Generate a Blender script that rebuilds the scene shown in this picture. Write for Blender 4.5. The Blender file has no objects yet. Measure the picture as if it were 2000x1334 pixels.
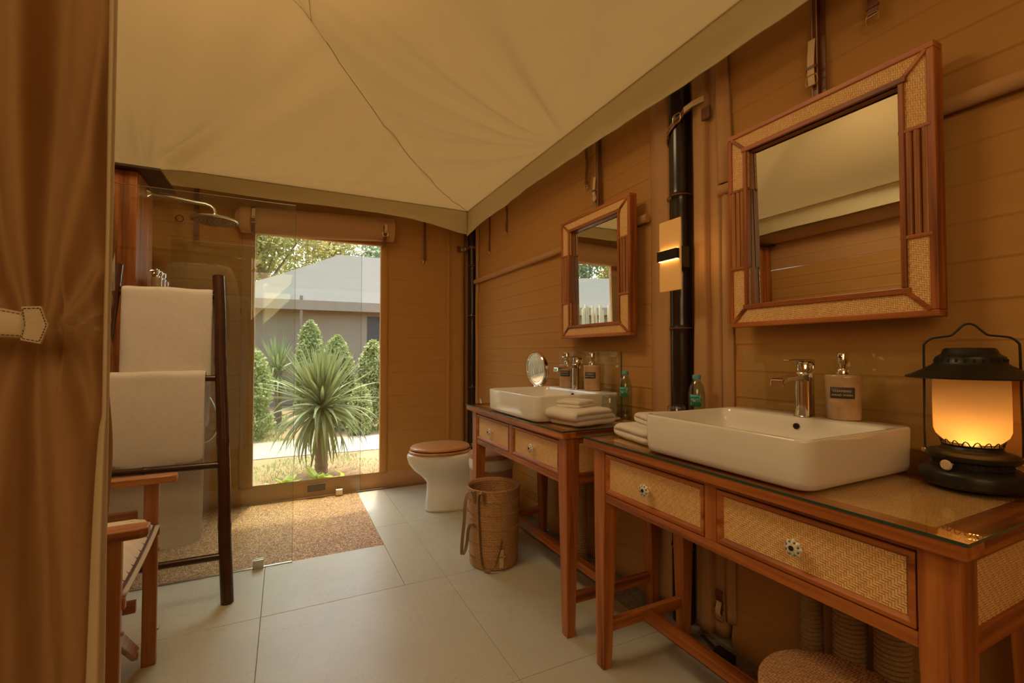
import bpy, math, random
from math import pi, sin, cos, radians
from mathutils import Vector, Matrix, noise
random.seed(7)
SC = bpy.context.scene
COL = SC.collection
# ------------------------------------------------------------------ camera, light, exposure
cd = bpy.data.cameras.new('camera'); cam = bpy.data.objects.new('camera', cd); COL.objects.link(cam)
cd.sensor_width = 36; cd.lens = 898.6 / 2000 * 36; cd.clip_start = .02
cam.location = (0, 0, 1.10); cam.rotation_euler = (pi/2 + .0239944, 0, -.457927)
SC.camera = cam
W = bpy.data.worlds.new('sky'); SC.world = W; W.use_nodes = True
wn = W.node_tree.nodes; wl = W.node_tree.links
sky = wn.new('ShaderNodeTexSky'); sky.sky_type = 'NISHITA'; sky.sun_disc = False
sky.sun_elevation = radians(68); sky.sun_rotation = radians(14); sky.air_density = 1.0; sky.dust_density = 3.0; sky.ozone_density = 1.0
bg = wn['Background']; bg.inputs['Strength'].default_value = .95
tn = wn.new('ShaderNodeMix'); tn.data_type = 'RGBA'; tn.blend_type = 'MULTIPLY'; tn.inputs[0].default_value = 1; tn.inputs[7].default_value = (1, .93, .80, 1)
wl.new(sky.outputs[0], tn.inputs[6]); wl.new(tn.outputs[2], bg.inputs[0])
sd = bpy.data.lights.new('sun', 'SUN'); sd.energy = 3.8; sd.angle = radians(2.5); sd.color = (1, .95, .86)
sun = bpy.data.objects.new('sun', sd); COL.objects.link(sun)
sun.rotation_euler = Vector((-.25, -1, -3.05)).to_track_quat('-Z', 'Y').to_euler()
bl = bpy.data.lights.new('rear_fill', 'AREA'); bl.shape = 'RECTANGLE'; bl.size = 1.8; bl.size_y = 1.0; bl.energy = 17; bl.color = (1, .68, .33)  # added warm fill behind the camera, not an actual lamp of the room
blo = bpy.data.objects.new('rear_fill', bl); COL.objects.link(blo); blo.location = (-.75, -1.2, 1.95)
blo.rotation_euler = Vector((.55, 1, -.50)).to_track_quat('-Z', 'Y').to_euler()
pl_ = bpy.data.lights.new('overhead_fill', 'AREA'); pl_.shape = 'DISK'; pl_.size = .9; pl_.energy = 24; pl_.color = (1, .72, .40)  # unseen soft disk added under the ceiling to lift the warm ambient light
plo = bpy.data.objects.new('overhead_fill', pl_); COL.objects.link(plo); plo.location = (-.15, 1.7, 2.80)
SC.view_settings.view_transform = 'Standard'; SC.view_settings.look = 'None'
SC.view_settings.gamma = 1; SC.view_settings.use_curve_mapping = False
SC.view_settings.exposure = 0.15
cy = SC.cycles
cy.use_denoising = True; cy.max_bounces = 9; cy.diffuse_bounces = 5; cy.glossy_bounces = 4
cy.transmission_bounces = 6; cy.transparent_max_bounces = 24; cy.caustics_reflective = False; cy.caustics_refractive = False
cy.sample_clamp_indirect = 4

# ------------------------------------------------------------------ materials
MATS = {}
class NT:
    def __init__(s, name):
        s.m = bpy.data.materials.new(name); s.m.use_nodes = True; s.t = s.m.node_tree
        s.t.nodes.clear(); s.out = s.n('ShaderNodeOutputMaterial')
    def n(s, typ, **kw):
        x = s.t.nodes.new(typ)
        for k, v in kw.items(): setattr(x, k, v)
        return x
    def l(s, a, b): s.t.links.new(a, b)
    def M(s, op, a, b=None, c=None):
        x = s.n('ShaderNodeMath', operation=op)
        for i, v in enumerate((a, b, c)):
            if v is None: continue
            if isinstance(v, (int, float)): x.inputs[i].default_value = v
            else: s.l(v, x.inputs[i])
        return x.outputs[0]
    def obj(s, scale=(1, 1, 1)):
        tc = s.n('ShaderNodeTexCoord'); mp = s.n('ShaderNodeMapping'); mp.inputs['Scale'].default_value = scale
        s.l(tc.outputs['Object'], mp.inputs[0]); return mp.outputs[0]
    def xyz(s):
        tc = s.n('ShaderNodeTexCoord'); sp = s.n('ShaderNodeSeparateXYZ'); s.l(tc.outputs['Object'], sp.inputs[0]); return sp.outputs
    def noise(s, vec, scale=1, detail=3, rough=.5):
        x = s.n('ShaderNodeTexNoise'); x.inputs['Scale'].default_value = scale; x.inputs['Detail'].default_value = detail
        x.inputs['Roughness'].default_value = rough; s.l(vec, x.inputs['Vector']); return x.outputs[0]
    def ramp(s, fac, stops):
        x = s.n('ShaderNodeValToRGB'); cr = x.color_ramp
        while len(cr.elements) < len(stops): cr.elements.new(.5)
        for e, (p, c) in zip(cr.elements, stops): e.position = p; e.color = (*c, 1)
        s.l(fac, x.inputs[0]); return x.outputs[0]
    def mixc(s, f, a, b, mode='MIX'):
        x = s.n('ShaderNodeMix', data_type='RGBA', blend_type=mode)
        for i, v in ((0, f), (6, a), (7, b)):
            if isinstance(v, (int, float)): x.inputs[i].default_value = v
            elif isinstance(v, tuple): x.inputs[i].default_value = (*v, 1)
            else: s.l(v, x.inputs[i])
        return x.outputs[2]
    def bump(s, h, dist=.002, strength=1.0):
        x = s.n('ShaderNodeBump'); x.inputs['Distance'].default_value = dist; x.inputs['Strength'].default_value = strength
        s.l(h, x.inputs['Height']); return x.outputs[0]
    def bsdf(s, col, rough=.6, metal=0, spec=.5, normal=None, **kw):
        x = s.n('ShaderNodeBsdfPrincipled')
        if isinstance(col, tuple): x.inputs['Base Color'].default_value = (*col, 1)
        else: s.l(col, x.inputs['Base Color'])
        if isinstance(rough, (int, float)): x.inputs['Roughness'].default_value = rough
        else: s.l(rough, x.inputs['Roughness'])
        x.inputs['Metallic'].default_value = metal; x.inputs['Specular IOR Level'].default_value = spec
        for k, v in kw.items(): x.inputs[k].default_value = v
        if normal is not None: s.l(normal, x.inputs['Normal'])
        return x.outputs[0]
    def fin(s, sh): s.l(sh, s.out.inputs[0]); MATS[s.m.name] = s.m; return s.m

def plain(name, col, rough=.5, metal=0, spec=.5, var=.12, nscale=30, bump=0, **kw):
    t = NT(name); v = t.obj(); nz = t.noise(v, nscale, 4)
    c = t.mixc(nz, tuple(x*(1-var) for x in col), tuple(min(1, x*(1+var)) for x in col))
    nm = t.bump(nz, bump) if bump else None
    return t.fin(t.bsdf(c, rough, metal, spec, nm, **kw))

def wood(name, axis, dark, mid, light, rough=.42, fine=1.0):
    t = NT(name); s = [38, 38, 38]; s['xyz'.index(axis)] = 1.6
    v = t.obj(tuple(s)); n1 = t.noise(v, fine, 5, .6)
    s2 = [9, 9, 9]; s2['xyz'.index(axis)] = .8
    n2 = t.noise(t.obj(tuple(s2)), 1, 2)
    f = t.M('ADD', t.M('MULTIPLY', n1, .62), t.M('MULTIPLY', n2, .38))
    c = t.ramp(f, [(.38, dark), (.49, mid), (.62, light)])
    s3 = [260, 260, 260]; s3['xyz'.index(axis)] = 8
    n3 = t.noise(t.obj(tuple(s3)), 1, 2)
    c = t.mixc(t.M('MULTIPLY', n3, .35), c, tuple(x*.5 for x in mid))
    return t.fin(t.bsdf(c, rough, 0, .45, t.bump(n1, .0006)))

def weave(name, plane, s, c1, c2, dark=(.10, .045, .012), rough=.55, R=1.0):
    t = NT(name); o = t.xyz()
    if plane == 'cyl':
        u = t.M('MULTIPLY', t.M('ARCTAN2', o[1], o[0]), R); v = o[2]
    else:
        u = o['xyz'.index(plane[0])]; v = o['xyz'.index(plane[1])]
    u = t.M('DIVIDE', u, s); v = t.M('DIVIDE', v, s)
    i = t.M('FLOOR', u); j = t.M('FLOOR', v)
    ph = t.M('FLOORED_MODULO', t.M('ADD', i, j), 4.0)
    over = t.M('LESS_THAN', ph, 1.5)
    fu = t.M('FRACT', u); fv = t.M('FRACT', v)
    hu = t.M('SINE', t.M('MULTIPLY', fu, pi)); hv = t.M('SINE', t.M('MULTIPLY', fv, pi))
    h = t.M('ADD', t.M('MULTIPLY', over, hv), t.M('MULTIPLY', t.M('SUBTRACT', 1, over), t.M('MULTIPLY', hu, .86)))
    cb = t.n('ShaderNodeCombineXYZ')
    t.l(t.M('ADD', t.M('MULTIPLY', over, t.M('FLOOR', t.M('DIVIDE', u, 2))), t.M('MULTIPLY', t.M('SUBTRACT', 1, over), i)), cb.inputs[0])
    t.l(t.M('ADD', t.M('MULTIPLY', over, j), t.M('MULTIPLY', t.M('SUBTRACT', 1, over), t.M('FLOOR', t.M('DIVIDE', v, 2)))), cb.inputs[1]); t.l(over, cb.inputs[2])
    wn_ = t.n('ShaderNodeTexWhiteNoise', noise_dimensions='3D'); t.l(cb.outputs[0], wn_.inputs[0])
    big = t.noise(t.obj(), 14, 3)
    f = t.M('ADD', t.M('MULTIPLY', wn_.outputs[0], .6), t.M('MULTIPLY', big, .5))
    c = t.mixc(f, c2, c1)
    edge = t.M('SMOOTH_MIN', t.M('MULTIPLY', h, 2.6), 1.0, .3)
    c = t.mixc(edge, dark, c)
    return t.fin(t.bsdf(c, rough, 0, .4, t.bump(h, s*.25)))

def canvas(name, c1, c2, transl=None, tf=.5, rough=.85, sc=420, blotch=3, bump=.0004):
    t = NT(name); v = t.obj(); nz = t.noise(v, blotch, 4, .6); wv = t.noise(t.obj((1, 1, 1)), sc, 2)
    c = t.mixc(nz, c1, c2); nm = t.bump(wv, bump)
    d = t.bsdf(c, rough, 0, .2, nm)
    if transl is None: return t.fin(d)
    tr = t.n('ShaderNodeBsdfTranslucent'); t.l(t.mixc(nz, tuple(x*.93 for x in transl), transl), tr.inputs[0])
    mx = t.n('ShaderNodeMixShader'); mx.inputs[0].default_value = tf; t.l(d, mx.inputs[1]); t.l(tr.outputs[0], mx.inputs[2])
    return t.fin(mx.outputs[0])

def thin_glass(name, tint=(.96, .98, .96), f0=.045, gain=.95, rough=0.0):
    t = NT(name)
    lw = t.n('ShaderNodeLayerWeight'); lw.inputs[0].default_value = .5
    f = t.M('ADD', t.M('MULTIPLY', t.M('POWER', lw.outputs['Facing'], 5.0), gain), f0)
    tr = t.n('ShaderNodeBsdfTransparent'); tr.inputs[0].default_value = (*tint, 1)
    gl = t.n('ShaderNodeBsdfGlossy'); gl.inputs['Roughness'].default_value = rough
    mx = t.n('ShaderNodeMixShader'); t.l(f, mx.inputs[0]); t.l(tr.outputs[0], mx.inputs[1]); t.l(gl.outputs[0], mx.inputs[2])
    return t.fin(mx.outputs[0])

TEAK = ((.15, .038, .007), (.40, .118, .022), (.60, .215, .048))
for a in 'xyz':
    wood('teak_'+a, a, *TEAK)
    wood('chairwood_'+a, a, (.24, .08, .02), (.46, .18, .05), (.60, .27, .085), .35)
    wood('bamboolid_'+a, a, (.42, .19, .06), (.58, .29, .10), (.68, .38, .15), .35)
for pl in ('yz', 'xy', 'xz'): weave('weave_'+pl, pl, .0050, (1.0, .66, .29), (.78, .44, .165), (.30, .14, .05))
weave('rattan', 'cyl', .0055, (.66, .38, .17), (.44, .22, .085), (.12, .05, .018), .5, .14)
weave('rattan_flat', 'xy', .006, (.66, .38, .18), (.46, .23, .10), (.14, .06, .022), .5)
canvas('canvas_brown', (.47, .245, .070), (.52, .275, .082), rough=.8)
canvas('canvas_hem', (.46, .26, .115), (.54, .31, .14), rough=.8)
canvas('canvas_cream', (.60, .45, .24), (.66, .50, .28), (.105, .062, .019), .40, .9, blotch=1.3)
canvas('valance_cream', (.82, .76, .52), (.88, .82, .58), (.85, .78, .46), .42, .9, blotch=2)
canvas('eave_cloth', (.5, .38, .2), (.54, .41, .22), (.34, .27, .14), .4)
canvas('seam_thread', (.36, .24, .11), (.40, .27, .13))
canvas('curtain_cloth', (.42, .24, .10), (.47, .275, .12), (.75, .58, .34), .32, .75, sc=600)
canvas('cushion_cloth', (.72, .64, .50), (.80, .72, .58), sc=500)
canvas('seat_canvas', (.55, .47, .34), (.60, .52, .40), sc=500)
canvas('outer_roof', (.124, .114, .096), (.142, .130, .110))
canvas('outer_wall', (.26, .20, .14), (.31, .245, .18))
t = NT('terry'); v = t.obj(); n1 = t.noise(v, 420, 3); n2 = t.noise(v, 60, 3)
t.fin(t.bsdf(t.mixc(n2, (.76, .71, .63), (.86, .82, .75)), .95, 0, .1, t.bump(n1, .003, .8), **{'Sheen Weight': .3}))
t = NT('floor_tile'); v = t.obj(); n1 = t.noise(v, 2.2, 5, .65); n2 = t.noise(v, 260, 2)
c = t.ramp(n1, [(.3, (.50, .495, .37)), (.5, (.56, .555, .43)), (.72, (.60, .60, .475))])
c = t.mixc(t.M('MULTIPLY', n2, .42), c, (.38, .34, .25))
vein = t.M('LESS_THAN', t.M('ABSOLUTE', t.M('SUBTRACT', t.noise(v, 1.1, 6, .7), .5)), .0035)
c = t.mixc(t.M('MULTIPLY', vein, .25), c, (.38, .32, .22))
t.fin(t.bsdf(c, .36, 0, .5, t.bump(n2, .0003)))
plain('grout', (.56, .45, .31), .9)
t = NT('pebbles'); v = t.obj(); vo = t.n('ShaderNodeTexVoronoi'); vo.inputs['Scale'].default_value = 135; t.l(v, vo.inputs[0])
ve = t.n('ShaderNodeTexVoronoi', feature='DISTANCE_TO_EDGE'); ve.inputs['Scale'].default_value = 135; t.l(v, ve.inputs[0])
sp = t.n('ShaderNodeSeparateColor'); t.l(vo.outputs['Color'], sp.inputs[0])
c = t.ramp(sp.outputs[0], [(0, (.34, .14, .05)), (.35, (.76, .37, .10)), (.6, (.95, .54, .18)), (.85, (.98, .72, .34)), (1, (.46, .28, .14))])
e = t.M('MINIMUM', t.M('MULTIPLY', ve.outputs[0], 6.0), 1.0)
t.fin(t.bsdf(t.mixc(e, (.13, .07, .03), c), .45, 0, .5, t.bump(e, .0025)))
plain('porcelain', (.80, .79, .74), .07, 0, .6, var=.01)
plain('chrome', (.80, .78, .74), .08, 1, var=.02)
plain('brushed_steel', (.62, .59, .52), .28, 1, var=.05)
plain('brass', (.70, .50, .24), .25, 1, var=.06)
plain('mirror_silver', (.88, .90, .87), .0, 1, var=0)
plain('black_metal', (.030, .028, .022), .38, .5, var=.2)
plain('dark_bamboo', (.018, .010, .006), .22, 0, .6, var=.5)
plain('ladder_bamboo', (.055, .020, .009), .25, 0, .6, var=.5, nscale=12)
plain('leather_brown', (.17, .055, .020), .4, 0, .5, var=.25, bump=.0004, nscale=200)
plain('leather_tan', (.68, .50, .30), .5, 0, .4, var=.12, bump=.0005, nscale=300)
plain('leather_cream', (.60, .50, .33), .55, 0, .4, var=.1, bump=.0006, nscale=300)
plain('leather_olive', (.20, .125, .06), .32, 0, .6, var=.2, bump=.0004, nscale=200)
plain('stitch_light', (.72, .56, .34), .8)
plain('stitch_dark', (.09, .04, .02), .8)
plain('dark_hole', (.01, .008, .006), .8)
plain('dark_plate', (.06, .035, .02), .35, .3)
plain('stone', (.46, .30, .17), .2, 0, .6, var=.42, nscale=34)
plain('dark_label', (.05, .04, .03), .5)
plain('label_text', (.62, .52, .36), .5)
plain('bottle_cap', (.10, .36, .42), .4, var=.05)
plain('blue_label', (.05, .42, .45), .4); t = NT('green_label'); t.fin(t.bsdf(t.ramp(t.noise(t.obj(), 70, 3), [(.45, (.42, .48, .36)), (.5, (.03, .26, .12)), (.62, (.05, .34, .30))]), .4))
plain('liner', (.78, .70, .58), .5, bump=.001, nscale=60)
plain('knob_ceramic', (.80, .76, .64), .12, 0, .6, var=.05)
plain('knob_blue', (.05, .16, .22), .2)
plain('rope', (.42, .27, .13), .9, 0, .2, var=.35, bump=.002, nscale=160)
plain('white_pipe', (.7, .66, .58), .3); plain('dark_green', (.0, .10, .08), .4)
plain('gravel', (.26, .21, .15), .8, var=.8, nscale=90, bump=.006)
plain('glass_edge', (.03, .075, .05), .15, 0, .6)
thin_glass('clear_glass', (.955, .985, .965), .038, .6); thin_glass('vinyl', (.97, .98, .97), .02, .4)
thin_glass('pet', (.86, .90, .84), .07, .9); thin_glass('tumbler_glass', (.93, .95, .92), .06, .9); thin_glass('top_glass', (.97, .975, .94), .035, .6)
# lit acrylic and lantern
t = NT('frosted_globe'); v = t.obj()
a = t.n('ShaderNodeBsdfTranslucent'); a.inputs[0].default_value = (.95, .86, .68, 1)
b = t.bsdf((.62, .46, .28), .35, 0, .4); mx = t.n('ShaderNodeMixShader'); mx.inputs[0].default_value = .45
t.l(a.outputs[0], mx.inputs[1]); t.l(b, mx.inputs[2])
rf = t.n('ShaderNodeBsdfRefraction'); rf.inputs['IOR'].default_value = 1.03; rf.inputs['Roughness'].default_value = .68; rf.inputs[0].default_value = (1, .9, .75, 1)
m2 = t.n('ShaderNodeMixShader'); m2.inputs[0].default_value = .0; t.l(mx.outputs[0], m2.inputs[1]); t.l(rf.outputs[0], m2.inputs[2]); t.fin(m2.outputs[0])
t = NT('flame_glow'); e = t.n('ShaderNodeEmission'); e.inputs[0].default_value = (1, .36, .05, 1); e.inputs[1].default_value = 34; t.fin(e.outputs[0])
t = NT('sconce_acrylic'); e = t.n('ShaderNodeEmission'); e.inputs[0].default_value = (1, .41, .075, 1); e.inputs[1].default_value = .24
b = t.bsdf((.42, .25, .10), .4); ad = t.n('ShaderNodeAddShader'); t.l(e.outputs[0], ad.inputs[0]); t.l(b, ad.inputs[1]); t.fin(ad.outputs[0])
t = NT('led_strip'); e = t.n('ShaderNodeEmission'); e.inputs[0].default_value = (1, .52, .15, 1); e.inputs[1].default_value = 14; t.fin(e.outputs[0])
# outdoors
def leafmat(name, c1, c2, tr=.3):
    t = NT(name); nz = t.noise(t.obj(), 5, 4, .7); c = t.mixc(nz, c1, c2)
    d = t.bsdf(c, .45, 0, .4); x = t.n('ShaderNodeBsdfTranslucent'); t.l(c, x.inputs[0])
    m = t.n('ShaderNodeMixShader'); m.inputs[0].default_value = tr; t.l(d, m.inputs[1]); t.l(x.outputs[0], m.inputs[2]); return t.fin(m.outputs[0])
leafmat('yucca_leaf', (.13, .18, .06), (.33, .36, .16)); leafmat('hedge_leaf', (.22, .27, .085), (.48, .49, .18)); leafmat('tree_leaf', (.30, .29, .07), (.56, .48, .13), .45)
leafmat('tree_leaf_dark', (.16, .22, .10), (.32, .38, .18)); leafmat('grass_leaf', (.18, .30, .08), (.36, .46, .16)); leafmat('lime_leaf', (.42, .55, .10), (.66, .70, .20))
plain('bark', (.24, .17, .11), .9, var=.3, bump=.004); plain('fence_bamboo', (.40, .30, .16), .6, var=.3, nscale=6)
t = NT('soil'); v = t.obj(); c = t.ramp(t.noise(v, 1.3, 6, .7), [(.3, (.30, .165, .085)), (.5, (.37, .225, .125)), (.7, (.22, .20, .08))]); t.fin(t.bsdf(c, .95, 0, .1, t.bump(t.noise(v, 30, 4), .02)))
plain('sand_path', (.40, .31, .235), .95, var=.12, nscale=6)

# ------------------------------------------------------------------ mesh builder
class MB:
    def __init__(s): s.v = []; s.f = []; s.mi = []; s.cm = 0
    def add(s, vs, fs):
        o = len(s.v); s.v += [tuple(p) for p in vs]; s.f += [tuple(i+o for i in f) for f in fs]; s.mi += [s.cm]*len(fs); return s
    def box(s, x0, x1, y0, y1, z0, z1, M=None):
        vs = [(x, y, z) for x in (x0, x1) for y in (y0, y1) for z in (z0, z1)]
        if M: vs = [M @ Vector(p) for p in vs]
        return s.add(vs, [(0, 1, 3, 2), (4, 6, 7, 5), (0, 4, 5, 1), (2, 3, 7, 6), (0, 2, 6, 4), (1, 5, 7, 3)])
    def rings(s, R, cap=True, closed=True, loop=False):
        n = len(R[0]); vs = [p for r in R for p in r]; fs = []; m = len(R)
        for i in range(m if loop else m-1):
            a = i*n; b = ((i+1) % m)*n
            for j in range(n if closed else n-1):
                k = (j+1) % n; fs.append((a+j, a+k, b+k, b+j))
        if cap and not loop: fs.append(tuple(range(n-1, -1, -1))); fs.append(tuple((m-1)*n+j for j in range(n)))
        return s.add(vs, fs)
    def tube(s, pts, r, seg=10, cap=True, loop=False, flat=None):
        pts = [Vector(p) for p in pts]; R = []; n = len(pts); up = None
        for i, p in enumerate(pts):
            a = pts[(i-1) % n] if (i or loop) else p; b = pts[(i+1) % n] if (i < n-1 or loop) else p
            d = (b-a).normalized()
            if up is None:
                up = Vector((0, 0, 1)) if abs(d.z) < .9 else Vector((1, 0, 0))
                if flat is not None: up = Vector(flat)
            u = up - d*up.dot(d)
            if u.length < 1e-6: u = d.orthogonal()
            u.normalize(); w = d.cross(u); up = u if flat is None else Vector(flat)
            rr = r[i] if isinstance(r, (list, tuple)) and not isinstance(r, tuple) else r
            ra, rb = (rr if isinstance(rr, tuple) else (rr, rr))
            R.append([p + u*(ra*cos(2*pi*j/seg)) + w*(rb*sin(2*pi*j/seg)) for j in range(seg)])
        return s.rings(R, cap, True, loop)
    def strip(s, pts, w, th, wdir):
        """flat ribbon: width w along wdir, thickness th"""
        pts = [Vector(p) for p in pts]; wd = Vector(wdir).normalized(); R = []; n = len(pts)
        for i, p in enumerate(pts):
            d = (pts[min(i+1, n-1)] - pts[max(i-1, 0)]).normalized(); nn = d.cross(wd)
            if nn.length < 1e-6: nn = wd.orthogonal()
            nn.normalize()
            R.append([p + wd*w/2 + nn*th/2, p - wd*w/2 + nn*th/2, p - wd*w/2 - nn*th/2, p + wd*w/2 - nn*th/2])
        return s.rings(R)
    def lathe(s, prof, c=(0, 0, 0), seg=32, sx=1, sy=1, cap=True, M=None):
        R = []
        for r, z in prof:
            ring = [Vector((c[0]+r*sx*cos(2*pi*j/seg), c[1]+r*sy*sin(2*pi*j/seg), c[2]+z)) for j in range(seg)]
            if M: ring = [M @ p for p in ring]
            R.append(ring)
        return s.rings(R, cap)
    def grid(s, fn, nu, nv):
        vs = [fn(i/nu, j/nv) for j in range(nv+1) for i in range(nu+1)]
        fs = [(j*(nu+1)+i, j*(nu+1)+i+1, (j+1)*(nu+1)+i+1, (j+1)*(nu+1)+i) for j in range(nv) for i in range(nu)]
        return s.add(vs, fs)
    def taper(s, x, y, a0, z0, x1, y1, a1, z1):
        return s.rings([[(x-a0, y-a0, z0), (x+a0, y-a0, z0), (x+a0, y+a0, z0), (x-a0, y+a0, z0)],
                        [(x1-a1, y1-a1, z1), (x1+a1, y1-a1, z1), (x1+a1, y1+a1, z1), (x1-a1, y1+a1, z1)]])
    def mesh(s, name, mats, smooth, off=Vector((0, 0, 0))):
        me = bpy.data.meshes.new(name); me.from_pydata([tuple(Vector(p)-off) for p in s.v], [], s.f)
        for m in (mats if isinstance(mats, (list, tuple)) else [mats]): me.materials.append(MATS[m])
        for i, p in enumerate(me.polygons): p.use_smooth = smooth; p.material_index = s.mi[i]
        me.update()
        import bmesh
        b = bmesh.new(); b.from_mesh(me); bmesh.ops.recalc_face_normals(b, faces=b.faces); b.to_mesh(me); b.free()
        return me
    def build(s, name, mat, parent=None, smooth=False, bevel=0, sub=0, solid=0, base=None, auto=True, seg=2):
        par = parent; off = Vector((0, 0, 0))
        p = parent
        while p is not None: off += p.location; p = p.parent
        if base is not None: off = Vector(base)
        me = s.mesh(name, mat, smooth, off)
        o = bpy.data.objects.new(name, me); COL.objects.link(o)
        if parent: o.parent = parent
        if base is not None: o.location = Vector(base)
        if solid:
            m = o.modifiers.new('solid', 'SOLIDIFY'); m.thickness = solid; m.offset = 0
        if bevel:
            m = o.modifiers.new('bevel', 'BEVEL'); m.width = bevel; m.segments = seg; m.limit_method = 'ANGLE'; m.angle_limit = radians(35)
        if sub:
            m = o.modifiers.new('sub', 'SUBSURF'); m.levels = sub; m.render_levels = sub
        if smooth and auto and not sub:
            for e in []: pass
            try: me.set_sharp_from_angle(angle=radians(42))
            except Exception: pass
        return o
def thing(name, label, cat, loc=(0, 0, 0), group=None):
    o = bpy.data.objects.new(name, None); COL.objects.link(o); o.location = loc; o.empty_display_size = .05
    o['label'] = label; o['category'] = cat
    if group: o['group'] = group
    return o
def tag(o, label, cat, group=None):
    o['label'] = label; o['category'] = cat
    if group: o['group'] = group
    return o
def struct(o, label=None):
    o['kind'] = 'structure'
    if label: o['label'] = label
    return o
def sroot(name, loc=(0, 0, 0)):
    o = bpy.data.objects.new(name, None); COL.objects.link(o); o.location = loc; o['kind'] = 'structure'; return o
def dup(root, loc, label=None, rotz=None):
    r = root.copy(); COL.objects.link(r); r.location = loc
    if rotz is not None: r.rotation_euler = (0, 0, rotz)
    if label: r['label'] = label
    for ch in list(root.children):
        c = ch.copy(); COL.objects.link(c); c.parent = r
        for g in list(ch.children):
            d = g.copy(); COL.objects.link(d); d.parent = c
    return r
def nz(x, y, z, s=1.0): return noise.noise(Vector((x*s, y*s, z*s)))
def rrect(x0, x1, y0, y1, r, z, k=6):
    out = []
    for cx, cy_, a0 in ((x1-r, y1-r, 0), (x0+r, y1-r, pi/2), (x0+r, y0+r, pi), (x1-r, y0+r, 1.5*pi)):
        for i in range(k+1):
            a = a0 + i*pi/2/k; out.append(Vector((cx+r*cos(a), cy_+r*sin(a), z)))
    return out

# ================================================================== SETTING
# floor with separate tiles
fl = MB().box(-1.6, 1.6, -1.7, 3.87, -.12, -.010).build('floor', 'grout'); struct(fl)
xs = [-1.50, -.88, -.08, .72, 1.335]; ys = [-1.6, -1.0, -.2, .6, 1.4, 2.2, 3.0, 3.80]
PX1, PY0 = .520, 2.712
def tile(x0, x1, y0, y1):
    if x1-x0 < .01 or y1-y0 < .01: return
    g = .0007
    MB().box(x0+g, x1-g, y0+g, y1-g, -.010, 0).build('tile', 'floor_tile', fl, bevel=.0012, seg=1)
for i in range(4):
    for j in range(7):
        x0, x1, y0, y1 = xs[i], xs[i+1], ys[j], ys[j+1]
        if y1 <= PY0 or x0 >= PX1: tile(x0, x1, y0, y1)
        elif x1 <= PX1:
            if y0 < PY0: tile(x0, x1, y0, PY0)
        else:
            if y0 < PY0:   # cell cut by the corner of the pebble floor
                tile(x0, PX1, y0, PY0); tile(PX1, x1, y0, y1)
            else: tile(PX1, x1, y0, y1)
pb = MB().grid(lambda u, v: Vector((-1.5+(PX1+1.5)*u, PY0+(3.845-PY0)*v, -.0015+.0008*nz(u*40, v*30, 0))), 150, 90).build('shower_floor', 'pebbles'); struct(pb)
struct(MB().box(-.80, .045, 2.700, 2.712, -.008, .004).build('trim_1', 'brushed_steel'), None)
gv = MB().box(1.349, 1.50, -1.6, 3.80, -.010, -.002).box(PX1, 1.349, 3.80, 3.86, -.010, -.002).build('trim_2', 'gravel'); struct(gv)
struct(MB().box(1.335, 1.341, -1.6, 3.80, -.008, .004).box(1.344, 1.348, -1.6, 3.80, -.008, .003).build('trim_3', 'brushed_steel'))

SP = .0965
def seamy(z, sharp=.010, depth=.0035):
    k = (z + .03) / SP; f = k - math.floor(k)
    return .0013*(1-f)**1.5*min(1, f/.03) + .0019*math.exp(-((f-.05)/.035)**2) + .0012*sin(pi*f)
def wall_grid(par, x0, y0, x1, y1, z0, z1, out, step=.035, mat='canvas_brown', seed=0, wr=.004):
    """canvas panel from (x0,y0) to (x1,y1); out = inward unit normal"""
    L = math.hypot(x1-x0, y1-y0); nu = max(2, int(L/step)); zr = [z0, z1]
    for k in range(-2, 30):
        for f in (0, .035, .07, .14, .30, .5, .7, .86, .94, .985):
            zz = (k+f)*SP-.03
            if z0+.002 < zz < z1-.002: zr.append(zz)
    zr.sort(); nv = len(zr)-1
    def fn(u, v):
        x = x0+(x1-x0)*u; y = y0+(y1-y0)*u; z = zr[int(round(v*nv))]
        d = seamy(z)*(1+.6*nz(x*2, y*2, z*3+seed)) + wr*.9*nz(x*2.2+seed, y*2.2, z*9) + wr*1.4*nz(x*1.1, y*1.1+seed, z*1.6) + .0014*nz(x*7, y*7, z*34+seed)
        edge = min(u, 1-u)*L
        d += .003*math.exp(-(edge/.012)**2)
        return Vector((x+out[0]*d, y+out[1]*d, z))
    return MB().grid(fn, nu, nv).build('canvas_panel', mat, par, smooth=True, auto=False)
def hem(par, x0, y0, x1, y1, out, z0, z1, mat='canvas_brown'):
    L = math.hypot(x1-x0, y1-y0); nu = max(3, int(L/.03))
    def fn(u, v):
        x = x0+(x1-x0)*u; y = y0+(y1-y0)*u; z = z0+(z1-z0)*v
        d = .012*sin(pi*v) + .006*nz(x*3, y*3, z*5) + .004*(1-v)
        return Vector((x+out[0]*d, y+out[1]*d, z))
    return MB().grid(fn, nu, 10).build('hem_band', mat, par, smooth=True, auto=False)
RW = 1.50
wr_ = sroot('wall_right', (RW, 1.35, 0))
MB().box(1.565, 1.59, -1.7, 3.95, -.1, 2.29).build('backing', 'canvas_brown', wr_)
wall_grid(wr_, RW, 1.545, RW, 3.71, .10, 2.29, (-1, 0), seed=3)
wall_grid(wr_, RW, -1.6, RW, 1.185, .10, 2.29, (-1, 0), seed=8)
hem(wr_, RW, 1.545, RW, 3.71, (-1, 0), .0, .115); hem(wr_, RW, -1.6, RW, 1.185, (-1, 0), .0, .115)
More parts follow.
